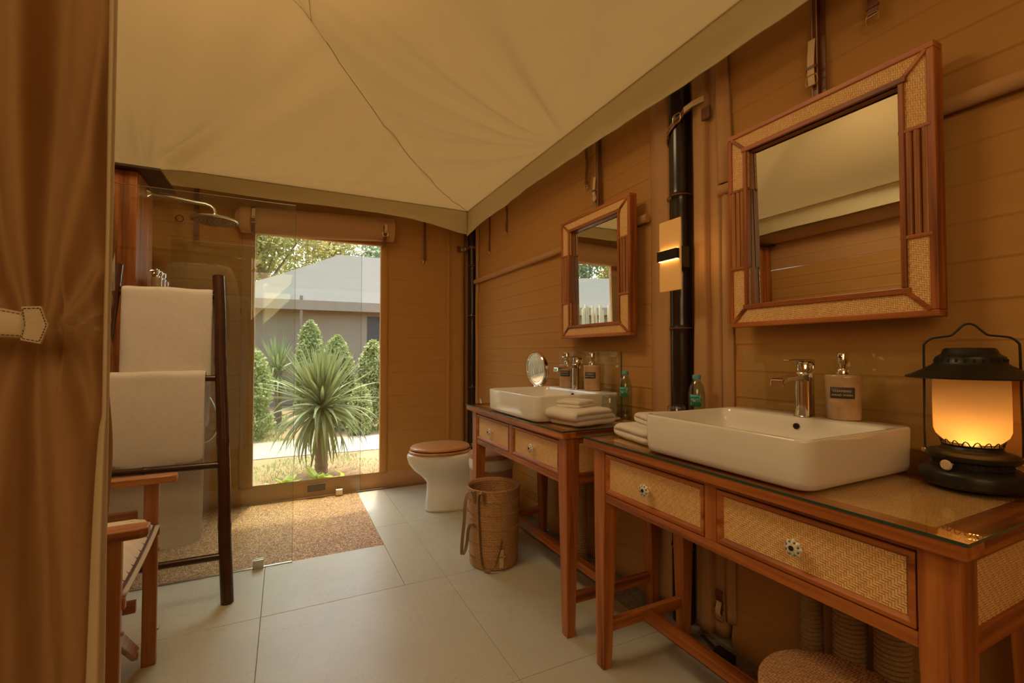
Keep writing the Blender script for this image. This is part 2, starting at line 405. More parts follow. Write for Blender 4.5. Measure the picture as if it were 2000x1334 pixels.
def flap(par, pts, z0, z1, mat='canvas_brown', wob=.004, seed=0, th=.003):
    """vertical cloth strip: cross-section polyline pts [(x,y)]"""
    n = len(pts)-1
    def fn(u, v):
        k = min(int(u*n), n-1); f = u*n-k; a, b = pts[k], pts[k+1]
        x = a[0]+(b[0]-a[0])*f; y = a[1]+(b[1]-a[1])*f; z = z0+(z1-z0)*v
        return Vector((x + wob*nz(u*2+seed, z*3, 1.3), y + wob*nz(z*2.5, u*2, seed+7), z))
    return MB().grid(fn, n*4, 60).build('canvas_flap', mat, par, smooth=True, auto=False, solid=th)
flap(wr_, [(1.50, 1.60), (1.480, 1.55), (1.476, 1.475), (1.500, 1.445), (1.53, 1.44)], .02, 2.28, 'canvas_hem', seed=1)
flap(wr_, [(1.53, 1.325), (1.478, 1.335), (1.470, 1.30), (1.475, 1.278), (1.50, 1.27)], .02, 2.28, 'canvas_hem', seed=4)
flap(wr_, [(1.505, 1.285), (1.490, 1.25), (1.487, 1.225), (1.50, 1.215), (1.52, 1.212)], .03, 2.28, 'canvas_hem', seed=9)
flap(wr_, [(1.515, 1.195), (1.482, 1.205), (1.478, 1.188), (1.49, 1.165)], .10, 1.71, 'canvas_hem', .006, seed=12)
flap(wr_, [(1.515, 1.20), (1.468, 1.214), (1.470, 1.195), (1.488, 1.165)], 1.74, 2.28, 'canvas_hem', .010, seed=15)
flap(wr_, [(1.51, 3.74), (1.488, 3.735), (1.480, 3.718), (1.495, 3.70)], .02, 2.28, 'canvas_hem', .005, seed=18)
flap(wr_, [(1.51, 3.69), (1.487, 3.68), (1.49, 3.672)], 1.62, 2.28, 'canvas_hem', .008, seed=19)
# battens (pocket rolls) on the right wall
for ya, yb in ((1.60, 3.735), (-1.6, 1.215)):
    pts = [(1.480, ya+(yb-ya)*i/24, 1.716+.002*nz(i*.4, 0, 0)) for i in range(25)]
    MB().tube(pts, [(.021, .015)]*25, 12).build('pocket_roll', 'canvas_hem', wr_, smooth=True)
BW = 3.85
wb = sroot('wall_back', (0, BW, 0))
MB().box(-1.6, -.25, 3.885, 3.92, -.1, 2.29).box(.74, 1.6, 3.885, 3.92, -.1, 2.29).box(-.25, .74, 3.885, 3.92, 2.0, 2.29).box(-.25, .74, 3.885, 3.92, -.1, .10).build('backing', 'canvas_brown', wb)
wall_grid(wb, -1.5, BW, -.285, BW, .12, 2.29, (0, -1), seed=21)
wall_grid(wb, .755, BW, 1.265, BW, .12, 2.29, (0, -1), seed=27, wr=.007)
wall_grid(wb, -.285, BW, .755, BW, 2.03, 2.29, (0, -1), seed=33)
flap(wb, [(-.29, 3.845), (-.262, 3.838), (-.232, 3.838), (-.205, 3.846), (-.205, 3.885)], .12, 2.29, 'canvas_hem', .003, 40)
flap(wb, [(.70, 3.885), (.70, 3.846), (.722, 3.838), (.745, 3.838), (.76, 3.846)], .12, 2.29, 'canvas_brown', .003, 44)
flap(wb, [(1.26, 3.845), (1.275, 3.83), (1.30, 3.84), (1.41, 3.835), (1.425, 3.85), (1.43, 3.88)], .02, 2.28, 'canvas_brown', .004, 47)
MB().box(-.25, .75, 3.84, 3.885, 1.975, 2.04).build('window_head', 'canvas_hem', wb, bevel=.004)
hem(wb, -1.5, BW-.002, 1.265, BW-.002, (0, -1), .0, .13, 'canvas_hem')
lab = MB().box(.161, .288, 3.822, 3.829, .045, .098).build('sewn_patch', 'dark_label', wb)
wn1 = MB().box(-.205, .70, 3.872, 3.876, .12, 1.98).build('window_1', 'vinyl'); struct(wn1)
wlft = sroot('wall_left', (-1.5, 1, 0))
MB().box(-1.58, -1.54, -1.7, 3.95, -.1, 1.80).build('backing', 'canvas_brown', wlft)
wall_grid(wlft, -1.50, -1.6, -1.50, 3.85, .05, 1.80, (1, 0), seed=51, step=.06)
wall_grid(wlft, -1.50, -1.6, -1.50, 3.85, 1.80, 2.29, (1, 0), seed=55, step=.06, mat='canvas_hem')
MB().tube([(-1.46, -1.5+i*.27, 2.10) for i in range(20)], .05, 14).build('rolled_flap', 'canvas_hem', wlft, smooth=True)
wrr = sroot('wall_rear', (0, -1.6, 0))
wall_grid(wrr, -1.5, -1.6, 1.5, -1.6, .0, 2.29, (0, 1), seed=61, step=.06)
MB().box(-1.6, 1.6, -1.72, -1.66, -.1, 2.29).build('backing', 'canvas_brown', wrr)

# ceiling tent
XR, XL, YB, YF, ZS = 1.36, -1.30, 3.60, -1.30, 2.285
HW = (XR-XL)/2
def ceil_z(x, y):
    a = min(XR-x, (x-XL)*2.6); b = min(YB-y, (y-YF)*1.6); t = max(0, min(a, b))
    z = ZS + .25*t*t
    hip = abs(a-b)
    z -= .010*math.exp(-(hip/.06)**2)*min(1, t*2)
    w = 0
    if b < a:    # back / front slope: folds run from seam corners
        for cx, cy0, amp in ((-.82, 3.6, .17), (1.36, 3.6, .05), (.3, 3.75, .03)):
            th = math.atan2(x-cx, cy0-y+.05); rr = math.hypot(x-cx, y-cy0)
            w += amp*math.exp(-rr*1.3)*(nz(th*4.2, rr*.5, cx*3)+.5*nz(th*9.5, rr*.8, cx*5))*min(1, rr*3)
    else:
        for cx, cy0, amp in ((1.36, 3.6, .045), (1.42, 2.2, .060), (1.42, .6, .040)):
            th = math.atan2(y-cy0, cx-x+.05); rr = math.hypot(x-cx, y-cy0)
            w += amp*math.exp(-rr*1.1)*(nz(th*4.0, rr*.5, cy0*3)+.5*nz(th*9, rr*.8, cy0*5))*min(1, rr*3)
    z += w*min(1, t*6) + .006*nz(x*1.5, y*1.5, 3)*min(1, t*5)
    # tension dimple at the tie point
    rr = math.hypot(x+.82, y-3.55); z += -.03*math.exp(-(rr/.16)**2)
    s = .018*sin(pi*max(0, min(1, (1.36-abs(x-.03)+0)/1.33)))
    return z
ce = MB().grid(lambda u, v: Vector((XL+(XR-XL)*u, YF+(YB-YF)*v, ceil_z(XL+(XR-XL)*u, YF+(YB-YF)*v))), 150, 260).build('ceiling', 'canvas_cream', smooth=True, auto=False); struct(ce)
# outer eave beyond the seam
ev = MB().box(XR, 1.62, -1.75, 4.10, 2.286, 2.294).box(-1.62, XL, -1.75, 4.10, 2.286, 2.294).box(XL, XR, YB, 4.10, 2.286, 2.294).box(XL, XR, -1.75, YF, 2.286, 2.294).build('eave_strip', 'eave_cloth', ce)
hp = [(XR-.005-t, YB-.005-t, ceil_z(XR-.005-t, YB-.005-t)-.004) for t in [i*.04 for i in range(47)]]
MB().tube(hp, .0019, 6).build('hip_seam', 'seam_thread', ce, smooth=True)
for (x0, y0), (x1, y1) in (((.095, 2.335), (-.16, 2.20)), ((.095, 2.335), (.075, 2.20))):
    pts = [(x0+(x1-x0)*i/8, y0+(y1-y0)*i/8) for i in range(9)]
    MB().tube([(x, y, ceil_z(x, y)-.002) for x, y in pts], .0012, 5).build('patch_seam', 'seam_thread', ce, smooth=True)
def valance(name, p0, p1, n, zb):
    """hanging strip from p0 to p1 (xy), inward normal n, zb(s) bottom height"""
    L = math.hypot(p1[0]-p0[0], p1[1]-p0[1]); nu = int(L/.02)
    def fn(u, v):
        x = p0[0]+(p1[0]-p0[0])*u; y = p0[1]+(p1[1]-p0[1])*u; s = u*L
        b = zb(s); z = ZS-.002 + (b-ZS)*v
        edge = max(0, min(1, min(s, L-s)*10))
        d = (.010*nz(s*3.2, v*.6, n[0]*5)+.006*nz(s*9, v, 3+n[1]))*v*edge + .004*v
        return Vector((x+n[0]*d, y+n[1]*d, z))
    o = MB().grid(fn, nu, 10).build(name, 'valance_cream', smooth=True, auto=False, solid=.0015); struct(o)
    hemp = []
    pts = [fn(i/nu, 1) for i in range(nu+1)]
    MB().strip([q+Vector((n[0]*.002, n[1]*.002, .006)) for q in pts], .012, .002, (0, 0, 1)).build('hem', 'valance_cream', o)
    pts = [fn(i/nu, .02) for i in range(nu+1)]
    MB().tube([q+Vector((n[0]*.001, n[1]*.001, .0)) for q in pts], .0011, 5).build('seam_cord', 'seam_thread', o, smooth=True)
    return o
valance('trim_4', (XR, YF), (XR, YB), (-1, 0), lambda s: 2.128+.012*nz(s*1.3, 2, 1)-.05*math.exp(-((s-4.9)/.25)**2)-.008*sin(s*3.1))
valance('trim_5', (XR, YB), (XL, YB), (0, -1), lambda s: 2.165+.010*nz(s*1.6, 5, 1)-.075*math.exp(-(s/.30)**2)+.012*min(1, s/2))
valance('trim_6', (XL, YB), (XL, YF), (1, 0), lambda s: 2.13+.012*nz(s*1.3, 9, 1))
valance('trim_7', (XL, YF), (XR, YF), (0, 1), lambda s: 2.13+.012*nz(s*1.3, 11, 1))

# ================================================================== POLES
def pole(name, label, x, y, r, z1, nodes, cat='pole'):
    o = thing(name, label, cat, (x, y, 0)); prof = []
    zs = sorted(set([0, z1]+[i*z1/40 for i in range(41)]+[q+d for q in nodes for d in (-.02, -.006, 0, .006, .02)]))
    for z in zs:
        k = max([0]+[math.exp(-((z-q)/.006)**2) for q in nodes]); prof.append((r*(1+.09*k), z))
    MB().lathe(prof, (x, y, 0), 28).build('shaft', 'dark_bamboo', o, smooth=True)
    for q in nodes:
        MB().lathe([(r*1.02, q-.004), (r*1.11, q-.001), (r*1.11, q+.002), (r*1.02, q+.005)], (x, y, 0), 28).build('node_ring', 'leather_brown', o, smooth=True)
    return o
pm = pole('bamboo_pole', 'thick black bamboo pole between the two washstands, behind the lit wall lamp', 1.488, 1.414, .044, 2.27, (.30, .75, 1.20, 1.755))
MB().lathe([(.006, 0), (.010, .002), (.011, .006), (.006, .009), (.002, .01)], (0, 0, 0), 12, M=Matrix.Translation((1.453, 1.438, 1.745)) @ Matrix.Rotation(radians(-110), 4, 'Y')).build('knot', 'leather_brown', pm, smooth=True)
pole('bamboo_pole', 'black bamboo pole in the far corner beside the toilet', 1.475, 3.785, .040, 2.27, (.28, .80, 1.42, 1.86))

# ================================================================== LEATHER STRAPS
def buckle(mb, c, w, h, wd, r=.0022):
    """rounded rectangular ring, centre c, width dir wd ('x' or 'y')"""
    pts = []
    for p in rrect(-w/2, w/2, -h/2, h/2, min(w, h)*.3, 0, 4):
        pts.append((c[0]+p.x, c[1], c[2]+p.y) if wd == 'x' else (c[0], c[1]+p.x, c[2]+p.y))
    mb.tube(pts, r, 8, loop=True); return mb
def hang_strap(label, wd, a, d, z0, z1, w=.022, tip=None, group=None, stitch=False):
    """strap hanging on a wall; wd: width axis; a: coordinate along it; d: coordinate of the wall face"""
    P = (lambda u, o, z: (a+u, d-o, z)) if wd == 'x' else (lambda u, o, z: (d-o, a+u, z))
    o = thing('leather_strap', label, 'strap', P(0, 0, z0), group)
    wv = (1, 0, 0) if wd == 'x' else (0, 1, 0)
    n = 14
    MB().strip([P(0, .008+.003*sin(i*.7), z0+.02+(z1-z0-.02)*i/n) for i in range(n+1)], w, .003, wv).build('leather', 'leather_brown', o)
    mb = MB(); c = P(0, .012, z0+.012); buckle(mb, c, w*1.3, .030, wd); mb.build('buckle', 'brass', o, smooth=True)
    MB().tube([P(-w*.6, .013, z0+.018), P(w*.6, .013, z0+.018)], .0012, 6).build('buckle_pin', 'brass', o, smooth=True)
    MB().strip([P(-w*.65, .011, z0+.045), P(w*.65, .011, z0+.045)], .008, .007, (0, 0, 1)).build('keeper', 'leather_brown', o, bevel=.001)
    if tip:
        t0, t1 = tip
        MB().strip([P(-.004, .017+.004*sin(i*.6), t0+(t1-t0)*i/8) for i in range(9)], w*.72, .003, wv).build('strap_tip', 'leather_tan', o, bevel=.001)
    if stitch:
        for s in (-1, 1):
            MB().box(*(( a+s*w*.36-.0008, a+s*w*.36+.0008, d-.0125, d-.0085) if wd == 'x' else (d-.0135, d-.009, a+s*w*.36-.0008, a+s*w*.36+.0008)), z0+.03, z1).build('stitching', 'stitch_light', o)
    return o
hang_strap('narrow brown strap with buckle hanging nearest the back corner on the right wall', 'y', 3.44, 1.497, 1.905, 2.26, .016)
hang_strap('brown strap with brass buckle, second from the back corner on the right wall', 'y', 3.115, 1.497, 1.985, 2.26, .018)
hang_strap('brown buckled strap just left of the strap holding the far mirror', 'y', 2.075, 1.490, 1.995, 2.26, .020)
def mirror_strap(label, yc, zt, zb, tip):
    o = thing('hanging_strap', label, 'strap', (1.49, yc, zb))
    MB().strip([(1.484, yc-.004, zb), (1.482, yc-.004, zt)], .020, .004, (0, 1, 0)).build('leather', 'leather_brown', o)
    MB().strip([(1.474, yc+.012, zb), (1.472, yc+.012, zt)], .020, .003, (0, 1, 0)).build('leather', 'leather_brown', o)
    for s in (-.007, .007):
        MB().box(1.469, 1.4725, yc+.012+s-.0006, yc+.012+s+.0006, zb, zt).build('stitching', 'stitch_light', o)
    t0, t1 = tip
    pts = [(1.460-.004*sin(i*.5), yc+.016, t0+(t1-t0)*i/8) for i in range(9)]
    MB().strip(pts, .021, .003, (0, 1, 0)).build('strap_tip', 'leather_tan', o, bevel=.001)
    mb = MB(); buckle(mb, (1.457, yc+.014, t0+.014), .034, .034, 'y', .0024); mb.build('buckle', 'brass', o, smooth=True)
    MB().strip([(1.462, yc-.002, t0+.055), (1.454, yc+.004, t0+.055), (1.454, yc+.026, t0+.055), (1.462, yc+.032, t0+.055)], .009, .003, (0, 0, 1)).build('keeper', 'leather_brown', o)
mirror_strap('double brown leather strap with tan tip holding up the large near mirror', .838, 2.26, 1.862, (1.93, 2.075))
mirror_strap('double brown leather strap with tan tip holding up the smaller far mirror', 1.96, 2.26, 1.83, (1.90, 2.03))
hang_strap('short buckled strap at the top right, right of the near mirror strap', 'y', .690, 1.478, 2.025, 2.26, .024)
hang_strap('brown strap with silver buckle hanging on the back wall behind the shower head', 'x', -.565, 3.838, 1.875, 2.26, .030)
hang_strap('thin brown strap with buckle on the back wall, right of the window', 'x', 1.057, 3.835, 1.855, 2.26, .020)
# straps that tie the poles
def pole_strap(label, pts, w, bpos, pad, tip):
    o = thing('pole_strap', label, 'strap', pts[0])
    MB().strip(pts, w, .004, (0, 0, 1)).build('leather', 'leather_brown', o)
    for s in (-1, 1):
        MB().strip([Vector(p)+Vector((-.0022, -.0012, s*w*.36)) for p in pts], .0014, .0030, (0, 0, 1)).build('stitching', 'stitch_light', o)
    mb = MB(); buckle(mb, bpos, .040, w*1.35, 'y', .0026); mb.build('buckle', 'brass', o, smooth=True)
    MB().strip(tip, w*.8, .004, (0, 0, 1)).build('strap_tip', 'leather_tan', o, bevel=.001)
    MB().box(pad[0]-.006, pad[0]+.004, pad[1]-.02, pad[1]+.02, pad[2]-.03, pad[2]+.02).build('pad', 'leather_brown', o, bevel=.004)
pts = [(1.488-.050*cos(radians(a)), 1.414+.050*sin(radians(a)), 2.005+.0006*(60-a)) for a in range(80, -50, -14)] + [(1.440, 1.345, 2.078), (1.452, 1.32, 2.088)]
pole_strap('brown stitched strap with buckle wrapped round the black pole near the wall lamp', pts, .028, (1.428, 1.372, 2.058), (1.474, 1.265, 2.045), [(1.428, 1.335, 2.075), (1.440, 1.30, 2.088), (1.458, 1.262, 2.095)])
pts = [(1.475-.046*cos(radians(a)), 3.785-.046*sin(radians(a)), 2.02) for a in range(-10, 100, 12)]
o = thing('pole_strap', 'short brown strap round the black pole in the far corner', 'strap', (1.44, 3.76, 2.02))
MB().strip(pts, .024, .004, (0, 0, 1)).build('leather', 'leather_brown', o)
MB().strip([(1.375, 3.822, 2.005), (1.42, 3.80, 2.010), (1.435, 3.765, 2.018)], .024, .004, (0, 0, 1)).build('leather', 'leather_brown', o)
mb = MB(); buckle(mb, (1.40, 3.800, 2.008), .03, .036, 'x'); mb.build('buckle', 'brass', o, smooth=True)
MB().box(1.345, 1.378, 3.815, 3.828, 1.985, 2.035).build('pad', 'leather_brown', o, bevel=.004)

# ================================================================== ROLLED BLIND
rb = thing('rolled_blind', 'tan canvas blind rolled up above the window, held by two straps', 'blind', (.24, 3.745, 1.97))
def blind_ring(x, k):
    r = .068 + .004*nz(x*2, 0, k); sag = .006*sin(pi*(x+.3)/1.09)
    R = []
    for j in range(28):
        a = 2*pi*j/28; rx = r*1.0; rz = r*1.42
        R.append((x, 3.765+rx*cos(a), 2.048+.045*(x+.3)/1.08-sag+rz*sin(a)))
    return R
MB().rings([blind_ring(-.295+1.075*i/30, 0) for i in range(31)]).build('roll', 'canvas_hem', rb, smooth=True)
for k in range(4):
    R = [[(x, 3.765+q[0], 2.05+q[1]) for q in [((.062-.012*k)*cos(2*pi*j/20), (.085-.014*k)*sin(2*pi*j/20)) for j in range(20)]] for x in (-.300-.010*k, -.290)]
    MB().rings(R).build('roll_layer', 'canvas_hem', rb, smooth=True, bevel=.003)
for xc in (-.215, .700):
    s = MB(); pts = []
    for a in range(-110, 130, 15):
        pts.append((xc, 3.765-.076*cos(radians(a)), 2.052+.094*sin(radians(a))))
    s.strip(pts, .026, .004, (1, 0, 0)).build('strap', 'leather_brown', rb)
    sb = [ob for ob in rb.children if ob.name.startswith('strap')][-1]
    mb = MB(); buckle(mb, (xc, 3.678, 2.035), .038, .040, 'x', .0026); mb.build('buckle', 'brass', sb, smooth=True)
    MB().strip([(xc+.003, 3.682, 2.045), (xc+.005, 3.676, 2.08), (xc+.006, 3.688, 2.115)], .022, .004, (1, 0, 0)).build('strap_tip', 'leather_tan', sb, bevel=.001)

# ================================================================== SHOWER
col = thing('shower_column', 'tall teak shower partition left of the glass screen', 'partition', (-1.1, 3.12, 0))
n = 6
for i in range(n):
    x0 = -1.49+(.80)*i/n; x1 = -1.49+.80*(i+1)/n
    MB().box(x0+.001, x1-.001, 2.955, 2.975, 0, 2.03).build('board', 'teak_z', col, bevel=.002)
for i in range(3):
    y0 = 2.955+.315*i/3; MB().box(-.712, -.690, y0+.0205 if i == 0 else y0+.001, y0+.105-.001, 0, 2.03).build('board', 'chairwood_z', col, bevel=.002)
MB().box(-1.49, -.713, 2.976, 3.268, .0, 2.03).build('core', 'teak_z', col)
MB().box(-1.49, -.585, 2.90, 3.29, 2.032, 2.046).build('cap_board', 'dark_plate', col, bevel=.002)
sh = thing('rain_shower', 'round chrome rain shower head on a long wall arm', 'shower', (-.69, 3.13, 1.98))
arm = [(-.688+.22*i/6, 3.13, 1.978-.004*i) for i in range(7)] + [(-.42, 3.132, 1.952), (-.395, 3.134, 1.944), (-.380, 3.135, 1.930), (-.375, 3.136, 1.912), (-.375, 3.136, 1.890)]
MB().tube(arm, .0105, 14).build('arm', 'brushed_steel', sh, smooth=True)
Mx = Matrix.Translation((-.69, 3.13, 1.978)) @ Matrix.Rotation(pi/2, 4, 'Y')
MB().lathe([(.028, 0), (.028, .006), (.016, .016), (.012, .022)], seg=24, M=Mx).build('wall_flange', 'chrome', sh, smooth=True)
hd = MB().lathe([(.004, .036), (.016, .034), (.018, .024), (.05, .018), (.100, .008), (.118, .002), (.121, -.004), (.117, -.009), (.112, -.010), (.002, -.010)], (-.375, 3.136, 1.868), 48).build('rose', 'brushed_steel', sh, smooth=True)
nzl = MB()
for k, rr in enumerate((.02, .038, .056, .074, .092, .107)):
    for j in range(6+k*6):
        a = 2*pi*j/(6+k*6); nzl.lathe([(.0022, -.004), (.0016, 0)], (-.375+rr*cos(a), 3.136+rr*sin(a), 1.858-.0), 6)
o = nzl.build('nozzles', 'dark_plate', hd); o['kind'] = 'stuff'
sf = thing('shower_shelf', 'small chrome wire shelf on the teak partition, above the towels', 'shelf', (-.62, 3.12, 1.405))
MB().box(-.690, -.575, 3.03, 3.26, 1.400, 1.404).build('glass_plate', 'clear_glass', sf)
MB().tube([(-.690, 3.02, 1.425), (-.585, 3.02, 1.425), (-.565, 3.04, 1.425), (-.565, 3.25, 1.425), (-.585, 3.27, 1.425), (-.690, 3.27, 1.425)], .004, 8).build('rail', 'chrome', sf, smooth=True)
for x, y in ((-.575, 3.03), (-.575, 3.26), (-.68, 3.02), (-.68, 3.27)):
    MB().tube([(x, y, 1.398), (x, y, 1.427)], .004, 8).build('bracket', 'chrome', sf, smooth=True)

def dispenser(label, loc, s=1.0, group=None, plate=True, rot=0):
    o = thing('soap_dispenser', label, 'dispenser', (0, 0, 0), group)
    sy = .72
    prof = [(.034, 0), (.040, .003), (.041, .008), (.0425, .06), (.0435, .118), (.043, .123), (.040, .126), (.0, .1262)]
    MB().lathe(prof, (0, 0, 0), 40, 1, sy).build('body', 'stone', o, smooth=True)
    MB().lathe([(.015, .126), (.015, .140), (.0135, .142), (.008, .143), (.008, .156), (.013, .157), (.0135, .182), (.012, .186), (.0, .1865)], (0, 0, 0), 24).build('pump_head', 'chrome', o, smooth=True)
    MB().tube([(-.004, 0, .176), (-.004, -.028, .176), (-.004, -.040, .170), (-.004, -.044, .163)], .0038, 8).build('spout', 'chrome', o, smooth=True)
    if plate:
        R = []
        def pf(u, v):
            a = -pi/2 + (u-.5)*1.35; return Vector((.0442*cos(a), .0442*sy*sin(a)-.0006, .062+.030*v))
        lb = MB().grid(pf, 16, 2).build('name_plate', 'dark_label', o, smooth=True, solid=.0006)
        for i, tx in enumerate(('CLEANSING', 'HAND WASH')):
            cu = bpy.data.curves.new('lettering', 'FONT'); cu.body = tx; cu.size = .0078; cu.align_x = 'CENTER'; cu.extrude = .0002
            cu.materials.append(MATS['label_text']); tobj = bpy.data.objects.new('lettering', cu); COL.objects.link(tobj); tobj.parent = lb
            tobj.location = (0, -.0442*sy-.0014, .0795-.011*i); tobj.rotation_euler = (pi/2, 0, 0)
    o.location = loc; o.rotation_euler = (0, 0, rot); o.scale = (s, s, s)
    return o
g = 'pump bottles on the shower shelf'
dispenser('stone pump bottle at the front of the shower shelf', (-.625, 3.065, 1.404), .78, g, False, -1.2)
dispenser('stone pump bottle in the middle of the shower shelf', (-.625, 3.145, 1.404), .78, g, False, -1.2)
dispenser('stone pump bottle at the window end of the shower shelf', (-.625, 3.222, 1.404), .78, g, False, -1.2)
# hand shower hose
o = thing('hand_shower', 'hand shower with grey looped hose on the back wall of the shower', 'shower', (-.45, 3.30, .9))
hose = [(-.55, 3.28, .95), (-.47, 3.30, .90), (-.41, 3.30, .83), (-.375, 3.30, .75), (-.362, 3.30, .68), (-.375, 3.30, .61), (-.42, 3.30, .565), (-.50, 3.30, .56), (-.60, 3.28, .60), (-.68, 3.26, .70)]
def smooth_pts(P, k=6):
    P = [Vector(p) for p in P]; out = []
    for i in range(len(P)-1):
        a = P[max(i-1, 0)]; b = P[i]; c = P[i+1]; d = P[min(i+2, len(P)-1)]
        for j in range(k):
            t = j/k; out.append(.5*((2*b)+(c-a)*t+(2*a-5*b+4*c-d)*t*t+(3*b-a-3*c+d)*t**3))
    out.append(P[-1]); return out
MB().tube(smooth_pts(hose), .0065, 10).build('hose', 'brushed_steel', o, smooth=True)
MB().tube([(-.688, 3.24, 1.00), (-.60, 3.27, 1.0), (-.55, 3.28, .95)], [.014, .016, .008], 12).build('handset', 'chrome', o, smooth=True)
o = thing('wall_hook', 'small dark ring hook on the back canvas left of the shower strap', 'hook', (-.66, 3.83, 2.0))
MB().tube([(-.66+.022*cos(2*pi*i/16), 3.82, 2.02+.022*sin(2*pi*i/16)) for i in range(16)], .003, 8, loop=True).build('ring', 'black_metal', o, smooth=True)

def screen(label, x0, x1, y, z1, clamps):
    o = thing('glass_screen', label, 'glass screen', ((x0+x1)/2, y, 0))
    g_ = MB().box(x0+.001, x1-.001, y-.004, y+.004, .003, z1-.001).build('glass_panel', 'clear_glass', o)
    MB().box(x1-.001, x1, y-.004, y+.004, .003, z1).build('polished_edge', 'glass_edge', g_)
    MB().box(x0, x1-.001, y-.004, y+.004, z1-.001, z1).build('polished_edge', 'brushed_steel', g_)
    for c in clamps:
        MB().box(c-.024, c+.024, y-.013, y-.0045, 0, .045).box(c-.024, c+.024, y+.0045, y+.013, 0, .045).box(c-.024, c+.024, y-.013, y+.013, 0, .0025).build('clamp', 'brushed_steel', o, bevel=.003)
    return o
screen('tall clear glass shower screen behind the towel ladder', -.79, .045, 2.702, 1.886, (-.112,))
screen('clear glass screen standing close against the window', -.70, .540, 3.800, 1.870, (.385,))

# ================================================================== WASHSTANDS
def vanity(label, xf, y0, y1, xb=1.478, zt=.793):
    """glass plane front xf, from y0 (near) to y1 (far)"""
    lx = xf+.028; a = y0+.018; b = y1-.026; ax = xb-.02
    o = thing('washstand', label, 'washstand', ((xf+xb)/2, (y0+y1)/2, 0))
    W_ = .060
    for (x, y, sx, sy) in ((lx, a, 1, 1), (lx, b, 1, -1), (ax, a, -1, 1), (ax, b, -1, -1)):
        c0 = (x+sx*W_/2, y+sy*W_/2); c1 = (x+sx*.024, y+sy*.024)
        m = MB(); h = W_/2
        m.rings([[(c1[0]-.019, c1[1]-.019, 0), (c1[0]+.019, c1[1]-.019, 0), (c1[0]+.019, c1[1]+.019, 0), (c1[0]-.019, c1[1]+.019, 0)],
                 [(c0[0]-h, c0[1]-h, .575), (c0[0]+h, c0[1]-h, .575), (c0[0]+h, c0[1]+h, .575), (c0[0]-h, c0[1]+h, .575)],
                 [(c0[0]-h, c0[1]-h, .768), (c0[0]+h, c0[1]-h, .768), (c0[0]+h, c0[1]+h, .768), (c0[0]-h, c0[1]+h, .768)]])
        m.build('leg', 'teak_z', o, bevel=.003)
    bw = .065
    # table top boards
    MB().box(xf, xf+bw, y0, y1, .768, zt).build('top_board', 'teak_y', o, bevel=.004)
    MB().box(xb-bw, xb, y0, y1, .768, zt).build('top_board', 'teak_y', o, bevel=.004)
    MB().box(xf+bw+.001, xb-bw-.001, y0, y0+bw, .768, zt).build('top_board', 'teak_x', o, bevel=.003)
    MB().box(xf+bw+.001, xb-bw-.001, y1-bw, y1, .768, zt).build('top_board', 'teak_x', o, bevel=.003)
    MB().box(xf+bw+.001, xb-bw-.001, y0+bw+.001, y1-bw-.001, .770, zt-.002).build('woven_top', 'weave_xy', o)
    # front apron
    mid = (a+b)/2
    za, zb = .612, .752
    fy = lambda yA, yB, z0, z1, nm: MB().box(lx+.004, lx+.030, yA, yB, z0, z1).build(nm, 'teak_y', o, bevel=.002)
    fy(a+W_, b-W_, zb, .768, 'top_rail'); fy(a+W_, b-W_, .584, za, 'lower_rail')
    MB().box(lx+.004, lx+.030, mid-.018, mid+.018, za, zb).build('divider', 'teak_z', o, bevel=.002)
    for (d0, d1) in ((a+W_+.003, mid-.021), (mid+.021, b-W_-.003)):
        dr = MB().box(lx+.016, lx+.34, d0, d1, za+.004, zb-.004).build('drawer', 'teak_y', o)
        m = 0.018; xo = lx+.002
        MB().rings([[(xo+.014, d0, za+.003), (xo+.014, d1, za+.003), (xo+.014, d1, zb-.003), (xo+.014, d0, zb-.003)],
                    [(xo, d0, za+.003), (xo, d1, za+.003), (xo, d1, zb-.003), (xo, d0, zb-.003)],
                    [(xo+.001, d0+m*.5, za+.003+m*.5), (xo+.001, d1-m*.5, za+.003+m*.5), (xo+.001, d1-m*.5, zb-.003-m*.5), (xo+.001, d0+m*.5, zb-.003-m*.5)],
                    [(xo+.012, d0+m, za+.003+m), (xo+.012, d1-m, za+.003+m), (xo+.012, d1-m, zb-.003-m), (xo+.012, d0+m, zb-.003-m)]], cap=False).build('moulding', 'teak_y', dr, bevel=.0015)
        MB().box(xo+.008, xo+.0135, d0+m-.002, d1-m+.002, za+m+.001, zb-m-.001).build('woven_panel', 'weave_yz', dr)
        kc = ((d0+d1)/2, (za+zb)/2); Mk = Matrix.Translation((xo+.008, kc[0], kc[1])) @ Matrix.Rotation(-pi/2, 4, 'Y')
        kb = MB(); R = []
        for r, z in ((.006, 0), (.006, .008), (.010, .012), (.0165, .017), (.018, .022), (.0145, .0265), (.006, .029)):
            R.append([Mk @ Vector((r*(1+.12*cos(8*2*pi*j/48))*cos(2*pi*j/48), r*(1+.12*cos(8*2*pi*j/48))*sin(2*pi*j/48), z)) for j in range(48)])
        kn = kb.rings(R).build('knob', 'knob_ceramic', dr, smooth=True)
        kd = MB().lathe([(.0055, .0285), (.0055, .031), (.003, .0325), (0, .0328)], seg=14, M=Mk)
        kd.cm = 1
        for j in range(8):
            aa = 2*pi*(j+.5)/8; p = Mk @ Vector((.0138*cos(aa), .0138*sin(aa), .0262)); kd.lathe([(.0022, -.0022), (.0026, .0), (.0012, .0016)], tuple(p), 8)
        kd.v = [tuple(q) for q in kd.v]
        kd2 = kd.build('knob_boss', ['black_metal', 'knob_blue'], dr, smooth=True)
